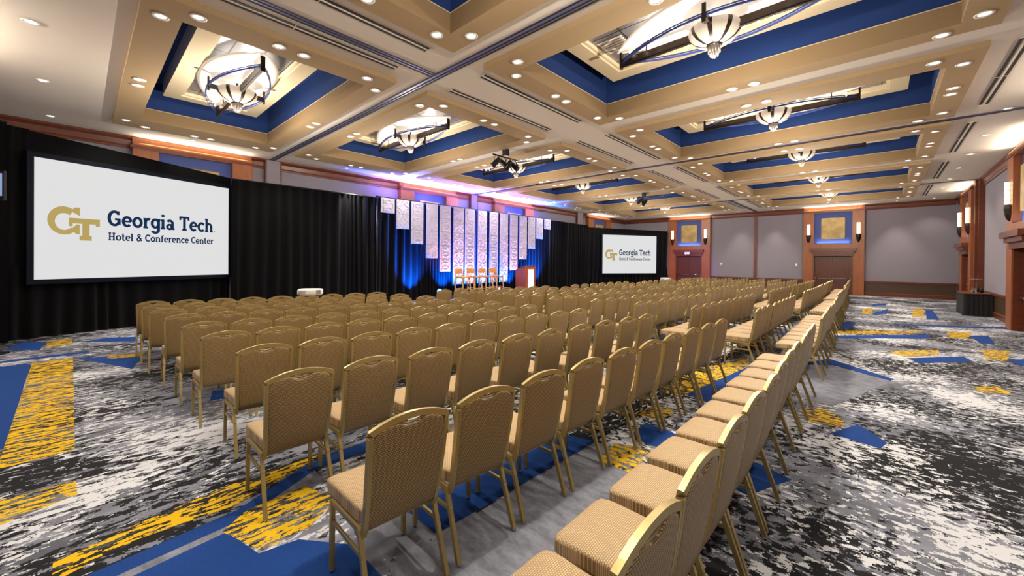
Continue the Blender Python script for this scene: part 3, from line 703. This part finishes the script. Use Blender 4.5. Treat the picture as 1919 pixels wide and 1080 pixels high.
def screen(name, A, B, z0, z1, label, drop_label, skirt, seed):
    """projection screen between plan points A (camera-left end) and B, on a frame dressed with black drape"""
    A, B = Vector((*A, 0)), Vector((*B, 0)); d = B-A; W = d.length; ux = d.normalized(); nn = Vector((ux.y, -ux.x, 0))   # towards the audience
    xf = Matrix((ux, Vector((0, 0, 1)), nn)).transposed().to_4x4(); xf.translation = A+Vector((0, 0, z0)); Hh = z1-z0
    t = thing(name, label, 'screen'); t.matrix_world = xf
    b = MB(); b.box((0, 0, -.02), (W, Hh, 0), M_screen); b.obj('screen_surface', t)
    f = .1; b = MB()
    b.box((-f, -f, -.05), (0, Hh+f, .03), M_scrframe); b.box((W, -f, -.05), (W+f, Hh+f, .03), M_scrframe)
    b.box((0, -f, -.05), (W, 0, .03), M_scrframe); b.box((0, Hh, -.05), (W, Hh+f, .03), M_scrframe); b.obj('border_frame', t)
    T = lambda e: (lambda x, y: (x*W, y*Hh, e))
    # gold monogram
    b = MB(); e = .004; mk = lambda s0, s1, t0, t1: b.add([(s0*W, t0*Hh, e), (s1*W, t0*Hh, e), (s1*W, t1*Hh, e), (s0*W, t1*Hh, e)], [(0, 1, 2, 3)], M_logogold)
    n = 40; o_, i_ = [], []
    for q in range(n+1):
        an = math.radians(52+(318-52)*q/n)
        o_.append(((.1150+.0647*math.cos(an))*W, (.4975+.12*math.sin(an))*Hh, e)); i_.append(((.1150+.036*math.cos(an))*W, (.4885+.0715*math.sin(an))*Hh, e))
    b.add(o_+i_, [(q, q+1, n+2+q, n+1+q) for q in range(n)], M_logogold)
    b.add([(.148*W, .575*Hh, e), (.1786*W, .5447*Hh, e), (.1786*W, .618*Hh, e), (.1566*W, .615*Hh, e), (.149*W, .60*Hh, e)], [(0, 1, 2, 3, 4)], M_logogold)
    b.add([(.1655*W, .385*Hh, e), (.1786*W, .385*Hh, e), (.1786*W, .47*Hh, e), (.1655*W, .47*Hh, e), (.140*W, .42*Hh, e), (.155*W, .40*Hh, e)], [(0, 1, 2, 3, 4, 5)], M_logogold)
    mk(.1338, .2646, .478, .5245); mk(.1338, .1496, .452, .48); mk(.2464, .2646, .460, .48); mk(.1889, .2193, .36, .48); mk(.1774, .2292, .332, .374)
    b.obj('gold_monogram', t)
    b = MB(); T2 = lambda x, y: (x, y, .005)
    text(b, 'Georgia Tech', .300*W, .892*W, .474*Hh, .150*Hh, M_navy, T2); mk2 = .0025
    b.obj('title_lettering', t); b = MB(); b.add([((.8995+s*mk2)*W, (.487+u*.004)*Hh, .005) for s, u in ((-1, -1), (1, -1), (1, 1), (-1, 1))], [(0, 1, 2, 3)], M_navy); b.obj('registration_dot', t)
    b = MB(); text(b, 'Hotel & Conference Center', .303*W, .894*W, .343*Hh, .072*Hh, M_navy, T2); b.obj('subtitle_lettering', t)
    # drape dressing
    s = thing('screen_skirt', drop_label, 'drape')
    e0, e1, top0, top1 = skirt; off = -nn*.12
    P0, P1 = A-ux*e0+off, B+ux*e1+off
    drape('pleated_cloth', [(P0.x, P0.y), (P1.x, P1.y)], .02, z0+.3, None, fold=.26, amp=.045, seed=seed, parent=s)
    for (Q0, Q1, za, zb) in ((P0, A+off-ux*.02, z0+.2, top0), (B+off+ux*.02, P1, z0+.2, top1)):
        drape('side_cloth', [(Q0.x, Q0.y), (Q1.x, Q1.y)], za, zb, None, fold=.2, amp=.03, seed=seed+1, parent=s)
    b = MB(); q = [P0+Vector((0, 0, z1-.1)), P1+Vector((0, 0, z1-.1)), P1+Vector((0, 0, top1)), P0+Vector((0, 0, top0))]; r = [p-nn*.03 for p in q]
    b.add(q+r, [(0, 1, 2, 3), (7, 6, 5, 4), (0, 4, 5, 1), (1, 5, 6, 2), (2, 6, 7, 3), (3, 7, 4, 0)], M_drape); b.obj('valance', s)
    return t
screen('projection_screen', (-12.69, -.654), (-14.04, 2.94), 1.23, 3.74, 'big projection screen with gold and navy logo at the near end of the stage wall', 'black drape dressing around the big screen', (.4, .12, 4.30, 4.08), 11)
screen('projection_screen', (-13.1, 22.75), (-11.1, 26.4), .93, 3.42, 'smaller looking projection screen with the same logo beside the back doors', 'black drape dressing around the far screen', (1.1, 1.0, 3.86, 3.80), 21)

# scenic panels ------------------------------------------------------
def tile_mesh(kind):
    b = MB(); b.cbox((0, 0, 0), (.04, .536, .536), M_scenic)
    x = .022; rr = .022
    def ring(pts): b.tube([(x, p[0], p[1]) for p in pts], .020, M_scenic, 6, rr)
    cl = lambda pts: [p for p in pts if abs(p[0]) < .262 and abs(p[1]) < .262]
    if kind == 0:
        ring(arc_pts(0, 0, .2, .2, 0, 360, 28)); ring(cl(arc_pts(0, .268, .2, .2, 180, 360, 16))); ring(cl(arc_pts(0, -.268, .2, .2, 0, 180, 16)))
    elif kind == 1:
        for sx in (-1, 1):
            ring(cl(arc_pts(sx*.36, 0, .34, .34, 180-50 if sx > 0 else -50, 180+50 if sx > 0 else 50, 16)))
            ring(cl(arc_pts(0, sx*.36, .34, .34, 220 if sx > 0 else 40, 320 if sx > 0 else 140, 16)))
        ring(arc_pts(0, 0, .07, .07, 0, 360, 14))
    else:
        for cx_, cy_, a0 in ((-.27, -.27, 0), (.27, .27, 180), (-.27, .27, 270), (.27, -.27, 90)): ring(cl(arc_pts(cx_, cy_, .25, .25, a0+2, a0+88, 12))); ring(cl(arc_pts(cx_, cy_, .13, .13, a0+3, a0+87, 8)))
    return b.mesh('embossed_tile')
TM = [tile_mesh(i) for i in range(3)]
PY = [(7.33, 1), (7.95, 2), (8.59, 3), (9.28, 4), (9.95, 5), (10.65, 6), (11.29, 6), (12.04, 6), (12.77, 6), (13.44, 6), (14.14, 5), (14.84, 4), (15.5, 3), (16.14, 2), (16.82, 1)]
PT = [0, 2, 0, 2, 0, 1, 0, 1, 0, 1, 0, 2, 0, 1, 0]
for i, (y, n) in enumerate(PY):
    t = thing('scenic_column', 'white embossed scenic column, %s of fifteen counted from the big screen' % (ORD+['thirteenth', 'fourteenth', 'fifteenth'])[i], 'stage panel', (-13.2, y+.27, 3.94), 0, 'white scenic columns behind the stage')
    for j in range(n): newobj('embossed_tile', TM[PT[i]], t, (0, 0, -.27-.545*j))
    b = MB(); b.box((-.06, -.02, -.545*n+.02), (-.03, .02, .02), M_blk); b.obj('hanging_bar', t)
b = MB(); b.tube([(-13.33, 7.2, 3.97), (-13.33, 17.5, 3.97)], .025, M_blk, 8)
for y in (7.25, 17.45): b.tube([(-13.33, y, 0), (-13.33, y, 3.97)], .025, M_blk, 8)
tag(b.obj('pipe_rig'), 'black pipe frame carrying the white scenic columns', 'stage rig')

# stage --------------------------------------------------------------
b = MB(); b.box((-13.1, 8.9, .22), (-11.3, 15.6, .25), M_blk)
t = tag(b.obj('stage_platform'), 'low dark stage platform under the tall chairs and lectern', 'stage')
b = MB(); b.box((-13.05, 8.95, 0), (-11.34, 15.55, .22), M_cloth); b.obj('platform_skirt', t)
def stool():
    t = thing('tall_chair', '', 'bar stool', (0, 0, 0), 0, 'tall stage chairs')      # faces +x
    for sx, sy in ((-1, -1), (-1, 1), (1, -1), (1, 1)):
        b = MB(); top = (sx*.19, sy*.19, .74); bot = (sx*.23, sy*.22, 0); b.tube([bot, top], .018, M_stool, 4); b.obj('leg', t)
    b = MB(); b.rbox((0, 0, .765), (.225, .225, .03), M_stoolseat, 8, 6); b.obj('seat', t)
    b = MB()
    for s in (-1, 1): b.tube([(-.2, s*.19, .74), (-.235, s*.19, .95), (-.27, s*.19, 1.1)], .016, M_stool, 4)
    b.obj('back_posts', t)
    b = MB(); b.rbox((-.262, 0, 1.0), (.018, .215, .1), M_stoolseat, 8, 6); b.obj('backrest', t)
    b = MB()
    for s in (-1, 1): b.tube([(-.22, s*.215, .27), (.22, s*.215, .27)], .012, M_stool, 4); b.tube([(s*.222, -.21, .3), (s*.222, .21, .3)], .012, M_stool, 4)
    b.obj('footrest', t); return t
st0 = stool()
for i, y in enumerate((10.42, 11.06, 11.7, 12.34)):
    s = st0 if i == 0 else copy_tree(st0); s.location = (-12.3, y, .252); s.rotation_euler[2] = (.05, -.04, .03, 0)[i]
    s['label'] = 'tall wooden stage chair with low back, %s from the big screen side' % ORD[i]
t = thing('lectern', 'reddish wooden lectern with white front panel on the stage', 'lectern', (-12.2, 14.15, .25))
b = MB(); vs_ = [(-.28, -.38, 0), (.3, -.38, 0), (.3, .38, 0), (-.28, .38, 0), (-.28, -.38, 1.0), (.3, -.38, 1.17), (.3, .38, 1.17), (-.28, .38, 1.0)]
b.add(vs_, [(0, 3, 2, 1), (4, 5, 6, 7), (0, 1, 5, 4), (1, 2, 6, 5), (2, 3, 7, 6), (3, 0, 4, 7)], M_podium); b.obj('body', t)
b = MB(); b.rbox((0, 0, 0), (.34, .41, .02), M_podium, 8, 4, xf=Matrix.Translation((.0, 0, 1.11))@Matrix.Rotation(-.285, 4, 'Y')); b.obj('slanted_top', t)
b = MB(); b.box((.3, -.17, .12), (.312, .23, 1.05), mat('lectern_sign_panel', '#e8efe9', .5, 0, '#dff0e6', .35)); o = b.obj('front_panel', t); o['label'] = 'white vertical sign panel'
b = MB(); b.tube([(.15, -.1, 1.15), (.1, -.1, 1.35), (.0, -.1, 1.42)], .006, M_blk, 6); b.lathe([(0, -.02), (.014, -.01), (.014, .02), (0, .03)], M_blk, 8, (-.01, -.1, 1.42)); b.obj('microphone', t)
def par_light(x, y, z, tgt, label, lit):
    t = thing('stage_uplight', label, 'stage light', (x, y, z), 0, 'floor uplights by the stage')
    d = (Vector(tgt)-Vector((x, y, z+.2))).normalized(); q = d.to_track_quat('Z', 'Y').to_matrix().to_4x4(); q.translation = (0, 0, .2)
    b = MB(); b.lathe([(0, -.12), (.06, -.12), (.09, -.04), (.1, .08), (.09, .08)], M_blk, 16, xf=q); b.obj('can', t)
    b = MB(); b.lathe([(0, .06), (.088, .06)], M_led if lit else M_cryst, 16, xf=q); b.obj('lens', t)
    b = MB(); b.tube([(-.0, -.12, .2), (0, -.13, .02), (0, .13, .02), (0, .12, .2)], .01, M_blk, 4); b.cbox((0, 0, .01), (.18, .22, .02), M_blk); b.obj('yoke', t)
par_light(-12.75, 9.62, .26, (-11.3, 8.2, .9), 'glowing blue uplight at the left end of the stage', True)
par_light(-12.9, 9.98, .26, (-13.2, 10.2, 3), 'dark uplight beside the glowing blue one', False)
par_light(-12.9, 13.1, .26, (-13.2, 13.4, 3), 'dark uplight between the tall chairs and the lectern', False)
BLU = (.0, .12, 1); VIO = (.16, .27, 1); PNK = (1, .33, .58)
for i, (y, n) in enumerate(PY):
    yc = y+.27
    colr = [PNK, VIO][i % 2] if 3 < i < 11 else (.85, .82, 1)
    zb = 3.94-.545*n
    if n >= 5: spot('column_uplight', (-12.8, yc, .32), (-13.2, yc, 2.4), P_UP*8, colr, 75, .9, .06)
    else: spot('column_uplight', (-12.3, yc, .35), (-13.2, yc, 3.3), P_UP*1.6, colr, 34, .8, .06)
for y in (8.9, 10.5, 11.2, 11.95, 12.68, 13.38, 14.6, 15.9, 16.6):
    spot('drape_uplight', (-13.3, y-.02, .28), (-13.75, y, 1.7), P_UP*60, BLU, 80, .9, .05)
for y in (8.2, 9.9, 11.6, 13.3, 15.0, 16.7):
    spot('wall_uplight', (-13.56, y, 4.03), (-13.75, y, 4.8), P_UP*2.6, (.30, .16, 1), 165, .9, .05)
spot('stage_wash', (-7.8, 17.4, 4.25), (-9.6, 27.9, 1.3), 1500, (.6, .18, 1), 22, .8, .08)

# ------------------------------------------------------------------ rigged stage lights under the ceiling
def rig(x, y, label, k):
    t = thing('hanging_light_bar', label, 'stage light', (x, y, ZC), 0, 'hanging stage light bars')
    b = MB(); b.box((-.07, -.07, -.2), (.07, .07, -.002), M_blk); b.obj('ceiling_mount', t)
    b = MB(); b.tube([(0, -.5, -.24), (0, .5, -.24)], .02, M_blk, 8); b.obj('bar', t)
    for i, (yy, dx, dy) in enumerate(((-.36, -.2, -.12), (-.1, .2, .1), (.12, -.25, .05), (.34, .2, .12))[:k]):
        q = Vector((dx, dy, -.22)).normalized().to_track_quat('Z', 'Y').to_matrix().to_4x4(); q.translation = (0, yy, -.42)
        b = MB(); b.tube([(-.02, yy-.075, -.43), (-.02, yy-.075, -.29), (0, yy, -.24), (.02, yy+.075, -.29), (.02, yy+.075, -.43)], .008, M_blk, 4)
        b.lathe([(0, -.13), (.05, -.13), (.065, -.05), (.075, .12), (.09, .16), (.07, .14)], M_blk, 14, xf=q)
        o = b.obj('lamp_head', t)
        b = MB(); b.lathe([(0, .12), (.07, .12)], M_cryst, 14, xf=q); b.obj('lens', o)
rig(-7.75, 8.1, 'black bar of stage spotlights hanging between the second and third coffers', 4)
rig(-7.9, 17.35, 'black cluster of stage spotlights hanging between the fourth and fifth coffers', 3)
for i, (x, y) in enumerate(((-10.2, 12.5), (-10.6, 21.0))):
    b = MB(); b.lathe([(.07, 0), (.07, -.02), (.055, -.06), (.03, -.08), (0, -.085)], M_blk, 14, (0, 0, 0)); tag(b.obj('dome_camera', None, (x, y, ZC-.002)), 'small black dome on the ceiling, %s one over the stage seating' % ('nearer', 'farther')[i], 'camera', 'ceiling domes')

# ------------------------------------------------------------------ projectors
def projector(x, y, z, rz, label, sl):
    s = thing('projector_stand', sl, 'stand', (x, y, 0), rz)
    b = MB(); b.box((-.33, -.2, z-.035), (.33, .2, z-.004), M_blk); b.obj('shelf', s)
    for sx in (-.28, .28):
        for sy in (-.16, .16): b = MB(); b.tube([(sx*1.05, sy*1.05, 0), (sx, sy, z-.035)], .014, M_blk, 6); b.obj('leg', s)
    t = thing('projector', label, 'projector', (x, y, z), rz)
    b = MB(); b.rbox((0, 0, .1), (.28, .18, .082), M_white, 7, 8)
    for sx in (-.2, .2): b.cbox((sx, 0, .01), (.04, .2, .02), M_grey)
    b.obj('housing', t)
    b = MB()
    for q in range(9): b.cbox((-.235+q*.018, -.178, .1), (.009, .012, .1), M_grey)
    b.obj('vent_slats', t)
    b = MB(); b.lathe([(0, 0), (.04, 0), (.045, .03), (.03, .035)], M_blk, 14, xf=Matrix.Translation((.08, .17, .11))@Matrix.Rotation(-PI/2, 4, 'X')); b.obj('lens', t)
    b = MB(); b.cbox((.2, -.178, .11), (.1, .01, .09), M_grey); b.obj('connector_panel', t)
projector(-10.5, 3.92, .77, math.radians(62), 'white projector seen over the front chairs near the big screen', 'black stand under the near white projector')
projector(-9.35, 23.6, .58, math.radians(30), 'white projector before the back doors beside the far screen', 'black stand under the far white projector')

# ------------------------------------------------------------------ side table at the door wall
t = thing('draped_table', 'black draped service table against the door wall', 'table', (2.39, 20.75, 0))
b = MB(); b.rbox((0, 0, .73), (.35, .82, .018), M_woodd, 30, 6); b.obj('tabletop', t)
n = 160; b = MB(); vs_ = []; fs = []
for i in range(n):
    a = 2*PI*i/n; c_, s_ = math.cos(a), math.sin(a); q = (abs(c_)**24+abs(s_)**24)**(-1/24)
    for z, k_ in ((.725, .99), (.4, 1.0), (.01, 1.03)):
        w_ = k_+(.012*math.sin(a*22) if z < .7 else 0); vs_.append((.335*c_*q*w_, .80*s_*q*w_, z))
for i in range(n):
    j = (i+1) % n
    for r in range(2): fs.append((i*3+r, j*3+r, j*3+r+1, i*3+r+1))
b.add(vs_, fs, M_cloth, True); b.obj('tablecloth_skirt', t)
tx, ty, tz = 2.4, 20.5, .749
t = thing('cake_stand', 'thin silver cake stand on the black draped table', 'stand', (tx, ty, tz))
b = MB(); b.lathe([(0, 0), (.07, 0), (.06, .012), (.008, .02), (.008, .45), (0, .45)], M_chrome, 14); b.obj('pedestal', t)
b = MB(); b.lathe([(0, .45), (.13, .45), (.135, .465), (.125, .46), (0, .458)], M_chrome, 20); b.obj('plate', t)
for i, (dx, dy, r_, h_, nm, lb, M) in enumerate(((-.08, -.14, .035, .13, 'water_glass', 'short water glass beside the cake stand, nearest the camera', M_glass), (.0, .16, .035, .13, 'water_glass', 'short water glass behind the cake stand', M_glass),
        (.12, -.02, .04, .17, 'thermal_jug', 'small dark jug on the black draped table', M_blk), (-.03, .35, .05, .05, 'white_bowl', 'small white bowl on the black draped table', M_white), (.1, .5, .03, .2, 'dark_bottle', 'slim dark bottle at the far end of the black draped table', M_bronze))):
    b = MB(); prof = {'water_glass': [(0, 0), (r_*.8, 0), (r_, h_), (r_*.9, h_), (r_*.7, .01), (0, .01)], 'thermal_jug': [(0, 0), (r_, 0), (r_, h_*.7), (r_*.6, h_*.85), (r_*.6, h_), (0, h_)],
        'white_bowl': [(0, 0), (r_*.5, 0), (r_, h_), (r_*.93, h_), (r_*.45, .008), (0, .008)], 'dark_bottle': [(0, 0), (r_, 0), (r_, h_*.55), (r_*.4, h_*.75), (r_*.4, h_), (0, h_)]}[nm]
    b.lathe(prof, M, 14); tag(b.obj(nm, None, (tx+dx, ty+dy, tz)), lb, nm.split('_')[1], 'tableware on the draped table')

# loose panel at the near end, seen past the side drape
t = thing('wall_display', 'pale blue flat display panel poking out beside the side drape', 'display', (-11.12, -1.24, 2.9), math.radians(62))
b = MB(); b.box((-.55, -.03, -.25), (.42, .03, .25), M_blk); b.obj('casing', t)
b = MB(); b.box((-.53, -.034, -.18), (.4, -.031, .2), mat('display_glow', '#101418', .5, 0, '#7f93b8', .8)); b.obj('display_face', t)
b = MB(); b.tube([(0, .05, -.2), (0, .05, -2.9)], .03, M_blk, 8); b.cbox((0, .05, -2.885), (.6, .5, .03), M_blk); b.obj('floor_stand', t)

# ------------------------------------------------------------------ banquet chairs
# local frame: faces +y, right +x, origin on the floor under the seat; crown of the back at y=-.30
BW, SW = .209, .206
def backpt(x, z):
    """back surface: y for a height z, upright with a slight recline, tucking forward at the foot"""
    t = (z-.36)/.56
    return -.205-.095*t-.012*math.sin(PI*min(max(t, 0), 1))+.05*max(0, (.41-z)/.05)**2
def topz(x): return .888+.045*(1-(x/BW)**2)
def chair_meshes(lo=False):
    out = {}
    def dip(x): return .040*max(0, 1-(x/.078)**2)
    def warp_back(x, y, z):
        t = (z+1)/2; hw = .183+.022*t
        X = x*hw; zt = topz(X)-.019-dip(X); Z = .352+(zt-.352)*t
        groove = -.0035*math.exp(-((Z-.43)/.006)**2) if y < 0 else 0
        return (X, backpt(X, Z)+y*(.016+groove)-(.004*(1-x*x) if y < 0 else 0), Z)
    b = MB(); b.rbox(None, None, M_back, 12 if not lo else 6, 18 if not lo else 4, warp_back); out['backrest'] = b
    def warp_seat(x, y, z):
        Y = .035+y*.235; X = x*(SW+.010*y)
        Z = .432+z*.042+(.006*(1-x*x)*(1-y*y) if z > 0 else 0)-(.010*max(0, y-.6)**1.2*3 if z > 0 else .0)
        return (X, Y, Z)
    b = MB(); b.rbox(None, None, M_seat, 12 if not lo else 6, 12 if not lo else 4, warp_seat); out['seat'] = b
    b = MB(); path = []
    for z, dy in ((.352, .10), (.345, .055), (.362, .02), (.41, 0), (.55, 0), (.7, 0)): path.append((-(.194+.019*(min(z, .9)-.36)/.53), backpt(0, max(z, .41))+dy, z))
    path.append((-BW, backpt(0, .87), .868)); side = list(path)
    nseg = 12 if not lo else 4
    for q in range(nseg+1):
        x = -BW+2*BW*q/nseg; path.append((x, backpt(0, topz(x)), topz(x)-.004))
    path += [(-p[0], p[1], p[2]) for p in side[::-1]]
    b.tube(path, .0115, M_frame, 4, .0155); out['back_frame'] = b
    nh = 8 if not lo else 3
    b = MB(); hp = [(x, backpt(0, .9)-.004, topz(x)-.014-.030*max(0, 1-(x/.072)**2)**.7) for x in [-.078+.156*q/nh for q in range(nh+1)]]
    b.tube(hp, .007, M_frame, 6 if not lo else 4, .0065); out['hand_grip'] = b
    b = MB(); zr = .384
    for s in (-1, 1): b.tube([(s*.2, -.19, zr-.006), (s*.212, .15, zr)], .011, M_frame, 4, .013)
    b.tube([(-.21, .15, zr), (.21, .15, zr)], .01, M_frame, 4, .0125); b.tube([(-.195, -.18, zr-.008), (.195, -.18, zr-.008)], .01, M_frame, 4, .0125)
    out['seat_rail'] = b
    for i, s in enumerate((-1, 1)): b = MB(); b.tube([(s*.212, .152, .275), (s*.21, -.235, .275)], .007, M_frame, 4, .010); out['side_stretcher%d' % i] = b
    for i, s in enumerate((-1, 1)):
        b = MB(); b.tube([(s*.212, .152, zr+.004), (s*.215, .15, .012)], .0115, M_frame, 4, .0125); b.lathe([(0, 0), (.012, 0), (.014, .014), (0, .014)], M_chrome, 8, (s*.215, .15, 0)); out['leg%d' % i] = b
        b = MB(); b.tube([(s*.206, -.18, zr+.004), (s*.214, -.312, .012)], .0115, M_frame, 4, .0125); b.lathe([(0, 0), (.012, 0), (.014, .014), (0, .014)], M_chrome, 8, (s*.214, -.313, 0)); out['leg%d' % (i+2)] = b
    return out
CM = {k_: b.mesh(k_.rstrip('0123'), weld=k_ in ('seat', 'backrest')) for k_, b in chair_meshes().items()}
def whole(lo):
    b = MB()
    for k_, q in chair_meshes(lo).items():
        for M in q.mats: b._m(M)
        n0 = len(b.v); b.v += q.v; b.f += [[i+n0 for i in f] for f in q.f]; b.mi += [b.mats.index(q.mats[i]) for i in q.mi]; b.sm += q.sm
    return b
CH_ONE = whole(True).mesh('banquet_chair')
CH_LO = whole(True)
proto = None
def make_proto():
    t = thing('banquet_chair', '', 'chair', (0, 0, 0), 0, 'rows of banquet chairs')
    for k_, me in CM.items(): newobj(k_.rstrip('0123'), me, t)
    return t
ROWLAB = ['rearmost row']+['%s row from the rear' % ORD[i] for i in range(1, 10)]
BLK = ['first block', 'second block', 'third block', 'fourth block', 'fifth block']
seats = []   # (x, y, yaw, label, block, row)
def lerp(a, b_, t): return a+(b_-a)*t
def rowset(blk, r, p0, p1, n, yaw):
    for i in range(n):
        t = i/(n-1); x, y = lerp(p0[0], p1[0], t), lerp(p0[1], p1[1], t)
        seats.append((x, y, yaw, blk, r, i))
S1 = [((-.48, 1.15), (-.60, 6.12), 11), ((-1.71, 1.12), (-1.53, 5.8), 10), ((-2.92, 1.03), (-2.47, 5.58), 10), ((-3.97, 1.11), (-3.49, 5.38), 10), ((-4.97, 1.03), (-4.45, 5.27), 10),
      ((-5.87, 1.0), (-5.28, 5.2), 10), ((-6.87, .96), (-6.15, 5.1), 10), ((-7.75, .89), (-7.05, 4.95), 9), ((-8.53, .87), (-7.82, 4.8), 9), ((-9.27, .86), (-8.55, 4.66), 9)]
for r, (a, b_, n) in enumerate(S1): rowset(0, r, a, b_, n, [0, 2, 2, 2, 2, 2.5, 3, 3, 3.5, 3.5][r])
S2 = [((-.60, 7.45), (-.68, 11.5), 9), ((-1.46, 7.58), (-1.46, 11.32), 9), ((-2.34, 7.32), (-2.25, 11.06), 9), ((-3.32, 7.2), (-3.15, 10.65), 8), ((-4.18, 7.08), (-3.85, 10.45), 8),
      ((-5.08, 6.9), (-4.75, 10.3), 8), ((-5.9, 6.75), (-5.45, 10.1), 8), ((-6.68, 6.6), (-6.15, 9.9), 8), ((-7.42, 6.45), (-6.82, 9.75), 8), ((-8.15, 6.3), (-7.45, 9.6), 8)]
for r, (a, b_, n) in enumerate(S2): rowset(1, r, a, b_, n, [0, 1, 2, 2, 2.5, 3, 3, 3.5, 4, 4][r])
def fan(blk, y0a, y0b, y1a, y1b, xa, xb, n, yaw, x0, x0b, r0y):
    for r in range(10):
        if r == 0: rowset(blk, 0, (x0, r0y[0]), (x0b, r0y[1]), n+1 if r0y[1]-r0y[0] > .45*n else n, yaw); continue
        t = (r-1)/8; xs_ = lerp(xa, xb, t); p, q = lerp(y0a, y0b, t), lerp(y1a, y1b, t)
        rowset(blk, r, (xs_, p), (xs_+.1*t, q), n, yaw)
fan(2, 13.35, 10.95, 16.2, 14.3, -1.47, -7.3, 7, 2, -.76, -.78, (13.05, 16.5))
fan(3, 17.1, 15.3, 19.8, 17.9, -1.5, -6.9, 6, 0, -.88, -.9, (17.8, 20.9))
fan(4, 20.7, 18.95, 23.0, 21.2, -1.55, -6.7, 6, -2, -.97, -1.0, (21.8, 24.3))
def depth(x, y): return x*F.x+y*F.y
seats.sort(key=lambda s: depth(s[0], s[1]))
proto = make_proto()
stuff = MB()
for i, (x, y, yaw, blk, r, k_) in enumerate(seats):
    jy = R_.uniform(-1.2, 1.2) if blk == 0 else R_.uniform(-.4, .4); a = math.radians(90-yaw+jy); jx, jz = R_.uniform(-.012, .012), 0
    # face -x turned a little towards +y ; crown of the back stands at (x, y)
    fx, fy = -math.sin(a), math.cos(a); ox, oy = x+fx*.30+jx, y+fy*.30
    lab = 'tan woven banquet chair, %s seat counted along the %s, %s' % (ORD[k_], ROWLAB[r], BLK[blk])
    if i < 175:
        c = proto if i == 0 else copy_tree(proto); c.location = (ox, oy, .003); c.rotation_euler[2] = a; c['label'] = lab; c['group'] = 'banquet chairs, %s' % BLK[blk]
    elif i < 300:
        c = newobj('banquet_chair', CH_ONE, None, (ox, oy, .003), a); tag(c, lab, 'chair', 'banquet chairs, %s' % BLK[blk])
    else:
        xf = Matrix.Translation((ox, oy, .003))@Matrix.Rotation(a, 4, 'Z'); n0 = len(stuff.v)
        for M in CH_LO.mats: stuff._m(M)
        stuff.v += [tuple(xf@Vector(p)) for p in CH_LO.v]; stuff.f += [[q+n0 for q in f] for f in CH_LO.f]; stuff.mi += CH_LO.mi; stuff.sm += CH_LO.sm
if stuff.v:
    o = stuff.obj('distant_banquet_chairs'); tag(o, 'far tan banquet chairs in the last blocks before the back doors', 'chairs', kind='stuff')
print('SEATS', len(seats))
